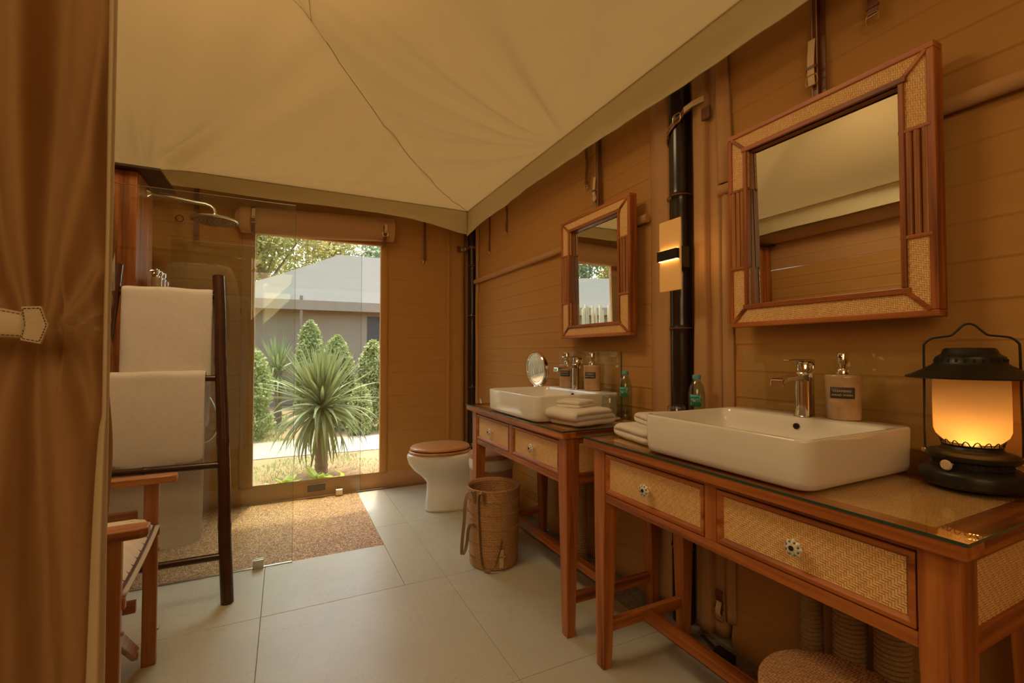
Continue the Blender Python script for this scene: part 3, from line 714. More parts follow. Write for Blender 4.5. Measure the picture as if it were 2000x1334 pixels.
    # sides
    for yy, s in ((a, 1), (b, -1)):
        y_0, y_1 = sorted((yy+s*.006, yy+s*.030))
        MB().box(lx+W_, ax-W_, y_0, y_1, .742, .768).build('side_rail', 'teak_x', o, bevel=.002)
        MB().box(lx+W_, ax-W_, y_0, y_1, .584, .625).build('side_rail', 'teak_x', o, bevel=.002)
        y_0, y_1 = sorted((yy+s*.012, yy+s*.022))
        MB().box(lx+W_, ax-W_, y_0, y_1, .625, .742).build('woven_side', 'weave_xz', o)
        y_0, y_1 = sorted((yy+s*.014, yy+s*.036))
        MB().box(lx+.045, ax-.045, y_0, y_1, .118, .158).build('stretcher', 'teak_x', o, bevel=.002)
    MB().box(ax-.03, ax-.008, a+W_, b-W_, .584, .768).build('back_rail', 'teak_y', o)
    xm = (lx+ax)/2
    MB().box(xm-.020, xm+.020, a+.036, b-.036, .122, .154).build('stretcher', 'teak_y', o, bevel=.002)
    g_ = thing('glass_sheet', label.replace('wooden washstand', 'clear glass sheet laid on the washstand'), 'glass sheet', ((xf+xb)/2, (y0+y1)/2, zt+.001))
    e = .0006
    MB().box(xf-.002+e, xb-e, y0-.002+e, y1+.002-e, zt+.0008, .7995).build('sheet', 'top_glass', g_)
    MB().box(xf-.002, xf-.002+e, y0-.002, y1+.002, zt+.0008, .7995).box(xf, xb, y0-.002, y0-.002+e, zt+.0008, .7995).box(xf, xb, y1+.002-e, y1+.002, zt+.0008, .7995).build('polished_edge', 'glass_edge', g_)
    return o
vanity('large wooden washstand with woven drawers nearest the camera', .965, .339, 1.380, 1.442)
vanity('wooden washstand with woven drawers farther away, next to the toilet', .950, 1.492, 2.530)

def basin(label, x0, x1, y0, y1, z0, z1):
    o = thing('basin', label, 'basin', ((x0+x1)/2, (y0+y1)/2, z0)); m = MB(); K = 7
    R = []
    R.append(rrect(x0+.035, x1-.035, y0+.035, y1-.035, .03, z0+.001, K)); R.append(rrect(x0+.010, x1-.010, y0+.010, y1-.010, .034, z0+.001, K))
    R.append(rrect(x0+.004, x1-.004, y0+.004, y1-.004, .036, z0+.006, K)); R.append(rrect(x0+.002, x1-.002, y0+.002, y1-.002, .036, z0+.02, K))
    R.append(rrect(x0, x1, y0, y1, .036, z1-.006, K)); R.append(rrect(x0+.0012, x1-.0012, y0+.0012, y1-.0012, .035, z1-.0018, K)); R.append(rrect(x0+.004, x1-.004, y0+.004, y1-.004, .033, z1, K))
    dk = .095
    R.append(rrect(x0+.010, x1-dk, y0+.010, y1-.010, .030, z1, K)); R.append(rrect(x0+.013, x1-dk-.003, y0+.013, y1-.013, .030, z1-.003, K))
    R.append(rrect(x0+.016, x1-dk-.006, y0+.018, y1-.018, .032, z1-.03, K)); R.append(rrect(x0+.024, x1-dk-.014, y0+.030, y1-.030, .035, z0+.030, K))
    R.append(rrect(x0+.05, x1-dk-.04, y0+.06, y1-.06, .035, z0+.018, K)); R.append(rrect(x0+.14, x1-dk-.13, y0+.2, y1-.2, .02, z0+.013, K))
    m.rings(R).build('bowl', 'porcelain', o, smooth=True, auto=False)
    cx, cy_ = x1-dk-.0075, (y0+y1)/2-.01
    Mo = Matrix.Translation((cx-.001, cy_, z1-.026)) @ Matrix.Rotation(-pi/2, 4, 'Y')
    MB().lathe([(.0085, -.003), (.0085, .002), (.006, .002), (.006, .0015), (0, .0015)], seg=20, M=Mo).build('overflow_hole', 'dark_hole', o, smooth=True)
    MB().lathe([(.024, .0), (.024, .003), (.018, .005), (0, .005)], ((x0+x1-dk)/2, (y0+y1)/2, z0+.014), 24).build('drain', 'chrome', o, smooth=True)
    return o
basin('large white rectangular basin beside the black lantern', .990, 1.440, .598, 1.103, .7995, .912)
basin('white rectangular basin on the far washstand, by the round chrome mirror', .958, 1.415, 1.715, 2.237, .7995, .912)

def tap(label, x, y, z):
    o = thing('tap', label, 'tap', (x, y, z))
    MB().lathe([(.030, 0), (.030, .002), (.026, .004)], (x, y, z), 32, .95, 1).build('foot', 'chrome', o, smooth=True)
    m = MB(); R = []
    for zz, a, b_, xc in ((.003, .024, .022, 0), (.04, .0235, .0215, 0), (.10, .0235, .0215, 0), (.125, .024, .022, 0), (.131, .020, .018, 0)):
        R.append([Vector((x+xc+a*math.copysign(abs(cos(t))**.7, cos(t)), y+b_*math.copysign(abs(sin(t))**.7, sin(t)), z+zz)) for t in [2*pi*j/36 for j in range(36)]])
    m.rings(R).build('body', 'chrome', o, smooth=True)
    sp = [((0.01, .021, .098), (.01, .021, .130)), ((-.03, .020, .108), (-.03, .020, .126)), ((-.08, .019, .107), (-.08, .019, .119)), ((-.125, .019, .100), (-.12, .019, .115)), ((-.132, .018, .092), (-.128, .018, .112))]
    R = []
    for (xx, w, zl), (xu, w2, zu) in sp:
        R.append([(x+xx, y-w, z+zl), (x+xx, y+w, z+zl), (x+xu, y+w2, z+zu), (x+xu, y-w2, z+zu)])
    MB().rings(R).build('spout', 'chrome', o, bevel=.002)
    MB().lathe([(.011, 0), (.011, .008), (.009, .009), (0, .009)], (x-.112, y, z+.091), 20).build('aerator', 'brushed_steel', o, smooth=True)
    MB().lathe([(.019, .132), (.021, .134), (.021, .157), (.019, .160), (0, .160)], (x, y, z), 28).build('cartridge', 'chrome', o, smooth=True)
    R = []
    for xx, w, z0_, z1_ in ((.020, .015, .136, .150), (.022, .018, .150, .166), (.010, .019, .160, .169), (-.02, .017, .162, .168), (-.055, .012, .164, .168), (-.085, .009, .163, .167)):
        R.append([(x+xx, y-w, z+z0_), (x+xx, y+w, z+z0_), (x+xx, y+w, z+z1_), (x+xx, y-w, z+z1_)])
    MB().rings(R).build('lever', 'chrome', o, bevel=.0015)
tap('chrome single lever tap on the large near basin', 1.372, .836, .912)
tap('chrome single lever tap on the far basin', 1.345, 1.975, .912)
dispenser('stone soap dispenser with dark name plate on the large near basin', (1.402, .748, .912), 1.0, None, True, -1.15)
dispenser('stone soap dispenser left of the tap on the far basin', (1.362, 2.095, .912), 1.0, None, True, -1.0)
dispenser('stone soap dispenser right of the tap on the far basin', (1.362, 1.868, .912), 1.0, None, True, -1.0)

def splash(label, y0, y1, z1):
    o = thing('splash_panel', label, 'glass panel', (1.468, (y0+y1)/2, .80))
    MB().box(1.466, 1.470, y0, y1, .802, z1).build('glass_panel', 'clear_glass', o)
    MB().box(1.4655, 1.4705, y0-.0012, y0-.0001, .802, z1).build('polished_edge', 'glass_edge', o)
splash('clear glass splash panel behind the large near basin', .546, 1.112, 1.106); splash('clear glass splash panel behind the far basin', 1.775, 2.340, 1.105)

# ================================================================== MIRRORS
def prism_yz(mb, poly, x0, x1):
    n = len(poly)
    return mb.add([(x0, y, z) for y, z in poly]+[(x1, y, z) for y, z in poly], [tuple(range(n-1, -1, -1)), tuple(range(n, 2*n))]+[(i, (i+1) % n, n+(i+1) % n, n+i) for i in range(n)])
def wall_mirror(label, y0, y1, z0, z1, tilt, bw=.076, bz=.076):
    """outer frame, front face x=1.40; y0 near side"""
    o = thing('wall_mirror', label, 'mirror', (1.47, (y0+y1)/2, z0))
    F = 1.400; B = 1.444; e = .0085
    def bar(ax, p, q, w, d0, d1, mat=None, nm='outer_trim'):
        """bar between points p,q (y,z) of half width w"""
        dy, dz = q[0]-p[0], q[1]-p[1]; L = math.hypot(dy, dz); ny, nz_ = -dz/L*w, dy/L*w
        poly = [(p[0]+ny, p[1]+nz_), (q[0]+ny, q[1]+nz_), (q[0]-ny, q[1]-nz_), (p[0]-ny, p[1]-nz_)]
        m = MB(); prism_yz(m, poly, d0, d1); return m.build(nm, mat or ('teak_y' if abs(dy) > abs(dz) else 'teak_z'), o, bevel=.0025)
    # deep outer frame
    bar(0, (y0, z1-e), (y1, z1-e), e, F, B); bar(0, (y0, z0+e), (y1, z0+e), e, F, B)
    bar(0, (y0+e, z0+2*e), (y0+e, z1-2*e), e, F, B); bar(0, (y1-e, z0+2*e), (y1-e, z1-2*e), e, F, B)
    # inner frame
    i0, i1, k0, k1 = y0+bw, y1-bw, z0+bz, z1-bz
    bar(0, (i0-.02, k1+.008), (i1+.02, k1+.008), .008, F-.003, 1.440, nm='inner_trim'); bar(0, (i0-.02, k0-.008), (i1+.02, k0-.008), .008, F-.003, 1.440, nm='inner_trim')
    bar(0, (i0-.008, k0), (i0-.008, k1), .0065, F-.003, 1.440, nm='inner_trim'); bar(0, (i1+.008, k0), (i1+.008, k1), .0065, F-.003, 1.440, nm='inner_trim')
    for (p, q) in (((i0-.004, k0-.004), (y0+.016, z0+.016)), ((i1+.004, k0-.004), (y1-.016, z0+.016)), ((i0-.004, k1+.004), (y0+.016, z1-.016)), ((i1+.004, k1+.004), (y1-.016, z1-.016))):
        bar(0, p, q, .0055, F-.002, 1.415, 'teak_y', 'corner_trim')
    # woven panels
    def wv(poly):
        m = MB(); prism_yz(m, poly, F+.0045, F+.012); m.build('woven_panel', 'weave_yz', o)
    a0, a1, b0, b1 = y0+e, y1-e, z0+e, z1-e
    wv([(a0, b1), (a1, b1), (i1, k1), (i0, k1)]); wv([(a0, b0), (i0, k0), (i1, k0), (a1, b0)])
    zA = z0+.30*(z1-z0); zB = z0+.70*(z1-z0)
    for ya, yi in ((a0, i0), (a1, i1)):
        wv([(ya, b1), (yi, k1), (yi, zB), (ya, zB)]); wv([(ya, b0), (ya, zA), (yi, zA), (yi, k0)])
        lo, hi = min(ya, yi), max(ya, yi)
        bar(0, (lo, zA), (hi, zA), .005, F-.002, 1.415, 'teak_y', 'cross_bar'); bar(0, (lo, zB), (hi, zB), .005, F-.002, 1.415, 'teak_y', 'cross_bar')
        for k in range(3):
            yy = lo+(hi-lo)*(.20+.25*k) if ya == a0 else lo+(hi-lo)*(.33+.25*k)
            MB().tube([(F+.007, yy, zA+(zB-zA)*i/8) for i in range(9)], .0082, 12).build('rod', 'chairwood_z', o, smooth=True)
        MB().box(F+.020, F+.024, lo, hi, zA, zB).build('backing_board', 'dark_plate', o)
    MB().box(1.440, 1.444, y0+.012, y1-.012, z0+.012, z1-.012).build('back_board', 'teak_z', o)
    m = MB(); dx = math.tan(tilt)*(k1-k0)/2
    m.rings([[(1.430+dx, i0-.01, k0-.01), (1.430+dx, i1+.01, k0-.01), (1.433+dx, i1+.01, k0-.01), (1.433+dx, i0-.01, k0-.01)],
             [(1.430-dx, i0-.01, k1+.01), (1.430-dx, i1+.01, k1+.01), (1.433-dx, i1+.01, k1+.01), (1.433-dx, i0-.01, k1+.01)]]).build('mirror_glass', 'mirror_silver', o)
    return o
wall_mirror('large wood and rattan framed mirror above the near basin', .532, 1.112, 1.187, 1.861, radians(1.2))
wall_mirror('smaller looking wood and rattan framed mirror above the far basin', 1.630, 2.212, 1.178, 1.832, radians(.6), .088, .070)

# ================================================================== SCONCE
o = thing('wall_lamp', 'lit frosted acrylic wall lamp with dark middle band on the black pole', 'lamp', (1.40, 1.342, 1.48))
MB().box(1.352, 1.360, 1.286, 1.398, 1.342, 1.622).build('acrylic_panel', 'sconce_acrylic', o, bevel=.004)
MB().box(1.336, 1.351, 1.290, 1.394, 1.462, 1.502).build('metal_band', 'black_metal', o, bevel=.001)
MB().box(1.342, 1.350, 1.294, 1.390, 1.5022, 1.5036).build('light_strip', 'led_strip', o)
MB().box(1.342, 1.350, 1.294, 1.390, 1.4604, 1.4618).build('light_strip', 'led_strip', o)
MB().box(1.361, 1.447, 1.330, 1.385, 1.44, 1.525).build('mount', 'black_metal', o, bevel=.002)
ld = bpy.data.lights.new('lamp_glow', 'AREA'); ld.shape = 'RECTANGLE'; ld.size = .10; ld.size_y = .24; ld.energy = .14; ld.color = (1, .55, .18)
lo = bpy.data.objects.new('lamp_glow', ld); COL.objects.link(lo); lo.location = (-.028, 0, 0); lo.rotation_euler = (0, pi/2, 0); lo.parent = o
lo.location = (1.372-1.40, 1.342-1.342, .0); lo.rotation_euler = (0, -pi/2, 0)

# ================================================================== LANTERN
ln = thing('lantern', 'black storm lantern with glowing frosted glass beside the near basin', 'lantern', (0, 0, 0))
MB().lathe([(.070, 0), (.084, .003), (.091, .010), (.092, .030), (.089, .036), (.078, .043), (.068, .046)], seg=56).build('base', 'black_metal', ln, smooth=True)
mb = MB().lathe([(.066, .046), (.066, .058)], seg=56); ring = mb.build('slotted_ring', 'black_metal', ln, smooth=True)
sl = MB()
for j in range(36):
    a = 2*pi*j/36; Mr = Matrix.Rotation(a, 4, 'Z'); sl.box(.0655, .0668, -.0022, .0022, .0485, .0565, Mr)
sl.build('slots', 'dark_hole', ring)
MB().lathe([(.066, .057), (.076, .060), (.079, .064), (.079, .072), (.073, .076), (.060, .079), (.052, .084), (.050, .090), (.053, .094), (.047, .096)], seg=56).build('burner_plate', 'black_metal', ln, smooth=True)
cr = MB()
for j in range(18):
    a = 2*pi*j/18; pts = [((.050+.004*sin(pi*k/6))*cos(a+(k-3)*.045), (.050+.004*sin(pi*k/6))*sin(a+(k-3)*.045), .094+.010*sin(pi*k/6)) for k in range(7)]
    cr.tube(pts, .0012, 5)
cr.build('burner_crown', 'black_metal', ln, smooth=True)
MB().lathe([(.044, .098), (.050, .103), (.060, .114), (.0640, .126), (.0645, .150), (.0645, .205), (.064, .235), (.063, .252)], seg=56, cap=False).build('globe', 'frosted_globe', ln, smooth=True, auto=False)
MB().lathe([(.112, .243), (.113, .245), (.100, .251), (.080, .262), (.066, .271), (.0605, .276), (.058, .290), (.052, .294), (.048, .297), (.044, .307), (.041, .310), (.0, .311)], seg=64, cap=False).build('hood', 'black_metal', ln, smooth=True, solid=.0015)
vt = MB()
for j in range(26):
    Mr = Matrix.Rotation(2*pi*j/26, 4, 'Z'); vt.box(.0590, .0612, -.0022, .0022, .279, .286, Mr)
vt.build('vent_holes', 'dark_hole', ln)
Hd = [(.078, 0, .070), (.079, 0, .10), (.078, 0, .20), (.0775, 0, .305), (.075, 0, .322), (.064, 0, .333), (.045, 0, .337), (.030, 0, .340), (.020, 0, .350), (.010, 0, .362), (0, 0, .366)]
Hp = smooth_pts(Hd + [(-x, y, z) for x, y, z in Hd[-2::-1]], 4)
MB().tube(Hp, .0023, 8).build('handle', 'black_metal', ln, smooth=True)
for s in (-1, 1): MB().lathe([(.005, -.005), (.006, 0), (.005, .005)], (s*.080, 0, .070), 10).build('handle_pivot', 'brass', ln, smooth=True)
MB().lathe([(.0025, 0), (.0025, .017), (.010, .018), (.0115, .021), (.009, .024), (0, .0245)], seg=20, M=Matrix.Rotation(radians(62), 4, 'Z') @ Matrix.Translation((.066, 0, .0525)) @ Matrix.Rotation(pi/2, 4, 'Y')).build('knob', 'leather_cream', ln, smooth=True)
MB().lathe([(.006, .108), (.011, .113), (.011, .120), (.006, .130), (0, .136)], seg=16).build('flame', 'flame_glow', ln, smooth=True)
ld = bpy.data.lights.new('lantern_light', 'POINT'); ld.energy = .09; ld.color = (1, .42, .09); ld.shadow_soft_size = .010
lo = bpy.data.objects.new('lantern_light', ld); COL.objects.link(lo); lo.parent = ln; lo.location = (0, .030, .120)
ln.location = (1.396, .479, .7995); ln.rotation_euler = (0, 0, math.atan2(.946, -.325)); ln.scale = (1.0, 1.0, 1.0)

# ================================================================== TOWELS
def ribbon(path, x0, x1, th, nw=16, amp=.004, seed=0, fn=None, axis='x', taper_=None):
    """cloth slab: path [(a,z)] centreline, width along axis from x0 to x1, thickness th; rounded cross-section edges"""
    P = [Vector((p[0], p[1], 0)) for p in path]; n = len(P); rings = []
    for i, p in enumerate(P):
        d = (P[min(i+1, n-1)]-P[max(i-1, 0)]).normalized(); nn = Vector((-d.y, d.x, 0))
        end = 1.0
        if i == 0 or i == n-1: end = .45
        ring = []
        a, b = (x0, x1) if taper_ is None else taper_(i/(n-1))
        for side in (1, -1):
            for j in range(nw+1):
                u = j/nw if side == 1 else 1-j/nw
                e = min(u, 1-u); k = min(1, .35+(e/.02)*.65) if e < .02 else 1
                x = a+(b-a)*u
                dsp = side*th/2*k*end + amp*nz(x*9+seed, i*.35, seed) + amp*.5*nz(x*30+seed, i*1.1, side+seed)
                q = p + nn*dsp
                zz = q.y + (fn(u, i/(n-1)) if fn else 0)
                ring.append(Vector((x, q.x, zz)) if axis == 'x' else Vector((q.x, x, zz)))
        rings.append(ring)
    return MB().rings(rings)
def serp(a0, a1, z0, t, layers):
    pts = []; h = z0+t/2
    for k in range(layers):
        s, e = (a0, a1) if k % 2 == 0 else (a1, a0)
        N = 12
        for i in range(N+1): pts.append((s+(e-s)*i/N, h+k*t+.05*t*sin(pi*i/N)))
        if k < layers-1:
            sg = 1 if e > s else -1
            for a in (45, 90, 135): pts.append((e+sg*t*.5*sin(radians(a)), h+k*t+t/2-t/2*cos(radians(a))))
    return pts
def folded(label, loc, w, d, t, layers, rot, name='folded_towel', group=None, seed=0):
    o = ribbon(serp(-w/2, w/2, 0, t, layers), -d/2, d/2, t*1.32, 14, .0035, seed, axis='y').build(name, 'terry', None, smooth=True, sub=1, auto=False)
    o.location = loc; o.rotation_euler = (0, 0, rot); tag(o, label, 'towel', group); return o
folded('larger folded white hand towel on the far washstand, under a small towel', (1.135, 1.640, .8005), .21, .19, .021, 3, radians(10), seed=2)
folded('small folded white face towel on top of the far towel', (1.125, 1.665, .8660), .13, .12, .0145, 2, radians(22), seed=5)
folded('larger folded white hand towel on the near washstand, left of its basin', (1.140, 1.215, .8005), .20, .18, .0215, 2, radians(80), seed=9)
folded('small folded white face towel on top of the near towel', (1.205, 1.225, .8460), .13, .17, .017, 2, radians(70), seed=12)

# ================================================================== BOTTLES, TUMBLERS, MAKE-UP MIRROR
def bottle(label, x, y, group):
    o = thing('water_bottle', label, 'bottle', (x, y, .7995), group)
    prof = [(.020, .0), (.027, .002), (.0300, .008), (.0305, .02)]
    for k in range(6): prof += [(.0305, .022+k*.012), (.0292, .028+k*.012)]
    prof += [(.0305, .096), (.0308, .100), (.0308, .140), (.030, .150), (.0255, .172), (.018, .188), (.0125, .196), (.0118, .205)]
    MB().lathe(prof, (x, y, .7995), 40).build('bottle_body', 'pet', o, smooth=True)
    MB().lathe([(.0255, .004), (.0285, .02), (.0285, .14), (.022, .172), (.011, .192), (0, .192)], (x, y, .7995), 24).build('water', 'pet', o, smooth=True)
    MB().lathe([(.0150, .199), (.0155, .201), (.0155, .214), (.014, .216), (0, .2162)], (x, y, .7995), 28).build('cap', 'bottle_cap', o, smooth=True)
    def lf(u, v):
        a = radians(175)+u*radians(75); return Vector((x+.0313*cos(a), y+.0313*sin(a), .7995+.098+.045*v))
    lb = MB().grid(lf, 24, 2).build('label', 'green_label', o, smooth=True, solid=.0004)
    def l2(u, v):
        a = radians(178)+u*radians(60); return Vector((x+.0319*cos(a), y+.0319*sin(a), .7995+.130+.010*v))
    MB().grid(l2, 12, 1).build('label_band', 'blue_label', lb, smooth=True, solid=.0003)
    return o
bottle('clear water bottle with blue cap on the far washstand, beside the tumbler', 1.405, 1.672, 'water bottles')
bottle('clear water bottle with blue cap standing behind the near basin by the pole', 1.405, 1.262, 'water bottles')
def tumbler(label, x, y):
    o = thing('glass_tumbler', label, 'glass', (x, y, .7995))
    MB().lathe([(.044, .0), (.046, .001), (.047, .004), (.044, .0055), (0, .0056)], (x, y, .7995), 32).build('coaster', 'leather_tan', o, smooth=True)
    MB().lathe([(.038, .0062), (.0375, .03), (.031, .096), (.030, .100)], (x, y, .7995), 36, cap=False).build('glass_body', 'tumbler_glass', o, smooth=True, solid=.0022)
    MB().lathe([(.0, .092), (.029, .092), (.0305, .094), (.0305, .102), (.028, .105), (.024, .103), (.0, .102)], (x, y, .7995), 36, cap=False).build('glass_base', 'tumbler_glass', o, smooth=True)
tumbler('upturned glass tumbler on a coaster beside the far bottle', 1.330, 1.690)
tumbler('upturned glass tumbler mostly hidden behind the near basin', 1.300, 1.262)
o = thing('makeup_mirror', 'round chrome magnifying mirror on a stand at the far basin', 'mirror', (0, 0, 0))
Mm = Matrix.Translation((0, 0, .165)) @ Matrix.Rotation(radians(4), 4, 'X') @ Matrix.Rotation(pi/2, 4, 'X')
rr = .080
MB().lathe([(rr, -.012), (rr+.004, -.008), (rr+.004, .008), (rr, .012), (rr-.007, .012), (rr-.008, .010)], seg=56, M=Mm, cap=False).build('rim', 'chrome', o, smooth=True)
MB().lathe([(rr-.004, .008), (rr-.004, .0095), (rr*.8, .0100), (rr*.5, .0106), (rr*.25, .0109), (0, .0110)], seg=56, M=Mm, cap=False).build('mirror_face', 'mirror_silver', o, smooth=True)
MB().lathe([(rr-.020, .0098), (rr-.018, .0104), (rr-.016, .0098)], seg=56, M=Mm, cap=False).build('lens_ring', 'brushed_steel', o, smooth=True)
MB().lathe([(0, -.022), (rr*.5, -.021), (rr-.006, -.012), (rr-.002, -.008), (0, -.008)], seg=56, M=Mm, cap=False).build('back_shell', 'chrome', o, smooth=True)
MB().tube([((rr+.008)*sin(radians(a)), 0, .165-(rr+.008)*cos(radians(a))) for a in range(-95, 96, 10)], .0032, 8).build('yoke', 'chrome', o, smooth=True)
MB().tube([(0, 0, 0), (0, 0, .078)], .0065, 14).build('stem', 'chrome', o, smooth=True)
MB().lathe([(.052, 0), (.052, .004), (.045, .009), (.012, .013), (.008, .02)], seg=40).build('foot', 'chrome', o, smooth=True)
o.location = (1.320, 2.345, .8050); o.rotation_euler = (0, 0, radians(-86)); o.scale = (1.2, 1.2, 1.2)

# ================================================================== BASKETS
def coil_profile(r0, r1, z0, z1, n, amp=.0022):
    pr = []
    for i in range(n*4+1):
        t = i/(n*4); pr.append((r0+(r1-r0)*t+amp*abs(sin(pi*n*t)), z0+(z1-z0)*t))
    return pr
bs = thing('rattan_basket', 'open round rattan basket with leather straps in front of the far washstand', 'basket', (1.0, 2.25, 0))
c = (1.0, 2.25, 0)
pr = [(.02, .004), (.120, .002)] + coil_profile(.124, .139, .004, .395, 44) + [(.142, .398), (.139, .404), (.133, .400)] + [(r-.010, z) for r, z in coil_profile(.139, .124, .390, .014, 36, -.002)] + [(.02, .012)]
MB().lathe(pr, c, 96).build('body', 'rattan', bs, smooth=True, auto=False)
for zc in (.055, .13, .205, .28, .345):   # bands of open weave
    m = MB()
    R0 = .1250+.015*zc/.4
    for j in range(110):
        a = 2*pi*j/110; a2 = a+.05
        m.tube([(c[0]+R0*cos(a), c[1]+R0*sin(a), zc-.006), (c[0]+(R0+.0018)*cos(a+.02), c[1]+(R0+.0018)*sin(a+.02), zc), (c[0]+R0*cos(a2), c[1]+R0*sin(a2), zc+.006)], .0012, 4)
    q = m.build('cross_weave', 'rattan', bs, smooth=True, auto=False); q['kind'] = 'stuff'
def cyl(a, z, r): return (c[0]+r*cos(radians(a)), c[1]+r*sin(radians(a)), z)
# strap fixed at the left rim, looping out to the left
for a in (205, 228):
    d = Vector((cos(radians(a)), sin(radians(a)), 0)); w = Vector((-d.y, d.x, 0))
    MB().strip([cyl(a, z, .1405+.0035) for z in (.335, .36, .398)], .014, .003, w).build('strap_tab', 'leather_olive', bs, bevel=.001)
P = [cyl(205, .36, .147), cyl(203, .388, .152), cyl(200, .396, .166), cyl(199, .375, .185), cyl(200, .33, .198), cyl(202, .27, .208), cyl(203, .20, .222), cyl(203, .14, .228), cyl(201, .105, .220), cyl(199, .098, .205), cyl(198, .115, .188), cyl(197, .155, .175), cyl(198, .20, .172), cyl(200, .232, .163), cyl(203, .232, .150), cyl(206, .215, .142)]
MB().strip(smooth_pts(P, 4), .016, .003, (.85, -.45, 0)).build('strap', 'leather_olive', bs)
P = [cyl(228, .36, .148), cyl(226, .392, .152), cyl(221, .396, .157), cyl(218, .375, .154), cyl(217, .30, .150), cyl(218, .20, .146), cyl(220, .10, .142), cyl(223, .045, .142), cyl(230, .018, .146), cyl(240, .016, .150), cyl(248, .035, .152), cyl(254, .075, .150), cyl(260, .125, .146), cyl(264, .160, .140)]
MB().strip(smooth_pts(P, 5), .016, .003, (.80, .35, .5)).build('strap', 'leather_olive', bs)
sb = bs.children[-1]
aB = 263; dB = Vector((cos(radians(aB)), sin(radians(aB)), 0)); wB = Vector((-dB.y, dB.x, 0))
MB().strip([cyl(aB, .02, .135), cyl(aB, .07, .1375), cyl(aB, .115, .139)], .022, .004, wB).build('buckle_tab', 'leather_tan', bs, bevel=.001)
pts = [Vector(cyl(aB, .095, .143)) + wB*q.x + Vector((0, 0, q.y)) for q in rrect(-.017, .017, -.020, .020, .008, 0, 4)]
MB().tube(pts, .0024, 8, loop=True).build('buckle', 'brass', bs, smooth=True)

def lid_bin(label, x, y, r, h, name='rattan_bin', liner=True):
    o = thing(name, label, 'bin', (x, y, 0)); c = (x, y, 0)
    MB().lathe([(.02, .002)]+coil_profile(r*.90, r*.97, .004, h-.07, 34)+[(r*.93, h-.068), (.02, h-.07)], c, 88).build('body', 'rattan', o, smooth=True, auto=False)
    if liner:
        R = []
        for z, k in ((h-.105, .985), (h-.09, 1.01), (h-.06, 1.0), (h-.035, .965), (h-.032, .90)):
            R.append([(x+(r*k+.0025*nz(j*.9, z*40, 1))*cos(2*pi*j/90), y+(r*k+.0025*nz(j*.9, z*40, 1))*sin(2*pi*j/90), z+.004*nz(j*.25, 3, 1)) for j in range(90)])
        MB().rings(R).build('liner', 'liner', o, smooth=True, auto=False)
    pr = [(r*.93, h-.036), (r*1.02, h-.036)]
    pr += [(r*1.02+.002*abs(sin(pi*i/4)), h-.036+.022*i/12) for i in range(13)]
    for i in range(1, 61):
        t = i/60; pr.append((max(.001, r*1.02*(1-t)), h-.012+.012*(1-(1-t)**2)**.5 + .0014*abs(sin(pi*t*15))))
    MB().lathe(pr, c, 88).build('lid', 'rattan_flat', o, smooth=True, auto=False)
    return o
lid_bin('lidded round rattan bin with cloth liner beside the toilet', 1.165, 2.660, .138, .490)
lid_bin('round woven rattan bin under the near washstand, cut by the picture edge', 1.060, .590, .142, .385, liner=False)

# ================================================================== ROPE-WRAPPED PIPES, small parts under washstands
def rope_pipe(label, x, y, r, z0, z1, tilt=0):
    o = thing('rope_wrapped_pipe', label, 'pipe', (x, y, z0), 'rope-wrapped water pipes')
    MB().tube([(x, y, z0), (x, y, z1+.03)], r*.62, 14).build('pipe', 'white_pipe', o, smooth=True)
    pitch = .0125; n = int((z1-z0)/pitch); S = 14; pts = [(x+r*cos(2*pi*i/S)+tilt*nz(i*.05, 0, 1)*.4, y+r*sin(2*pi*i/S), z0+pitch/2+pitch*i/S+.0015*nz(i*.3, 1, 2)) for i in range(n*S)]
    MB().tube(pts, .0072, 6).build('rope_coil', 'rope', o, smooth=True)
    return o
rope_pipe('thick rope wrapped pipe under the far washstand, left of two', 1.430, 2.155, .021, .0, .50)
rope_pipe('thick rope wrapped pipe under the far washstand, right of two with green valve', 1.420, 2.045, .023, .0, .455)
rope_pipe('rope wrapped pipe under the near washstand, farthest of three', 1.410, .850, .024, .0, .56)
rope_pipe('rope wrapped pipe under the near washstand, middle of three', 1.400, .740, .034, .05, .56)
rope_pipe('rope wrapped pipe under the near washstand, nearest of three', 1.400, .640, .034, .0, .56)
o = thing('valve', 'small chrome and green valve on top of a rope wrapped pipe', 'valve', (1.42, 2.045, .49))
MB().tube([(1.42, 2.045, .487), (1.42, 2.045, .53)], [.012, .009], 12).build('stem', 'brass', o, smooth=True)
MB().tube([(1.41, 2.062, .50), (1.40, 2.075, .53)], [.008, .010], 12).build('grip', 'dark_green', o, smooth=True)
o = thing('power_plug', 'dark plug and small box on the gravel at the foot of the pole', 'plug', (1.40, 1.17, 0))
MB().box(1.405, 1.44, 1.13, 1.20, .0, .03).build('box', 'black_metal', o, bevel=.003)
MB().tube(smooth_pts([(1.41, 1.20, .03), (1.40, 1.24, .05), (1.43, 1.26, .03), (1.45, 1.29, .01)]), .005, 8).build('cable', 'black_metal', o, smooth=True)
hang_strap('tan strap with buckle tying the loose canvas low beside the black pole', 'y', 1.225, 1.478, .10, .21, .03, (.12, .17))
# toilet-side spray
o = thing('bidet_spray', 'chrome hose of a hand spray between toilet and washstand', 'hose', (1.40, 3.45, .5))
MB().tube(smooth_pts([(1.44, 3.46, .66), (1.42, 3.46, .62), (1.412, 3.45, .52), (1.415, 3.44, .40), (1.45, 3.42, .33)]), .006, 8).build('hose', 'brushed_steel', o, smooth=True)
MB().tube([(1.438, 3.46, .66), (1.42, 3.45, .73)], [.009, .013], 10).build('nozzle', 'chrome', o, smooth=True)

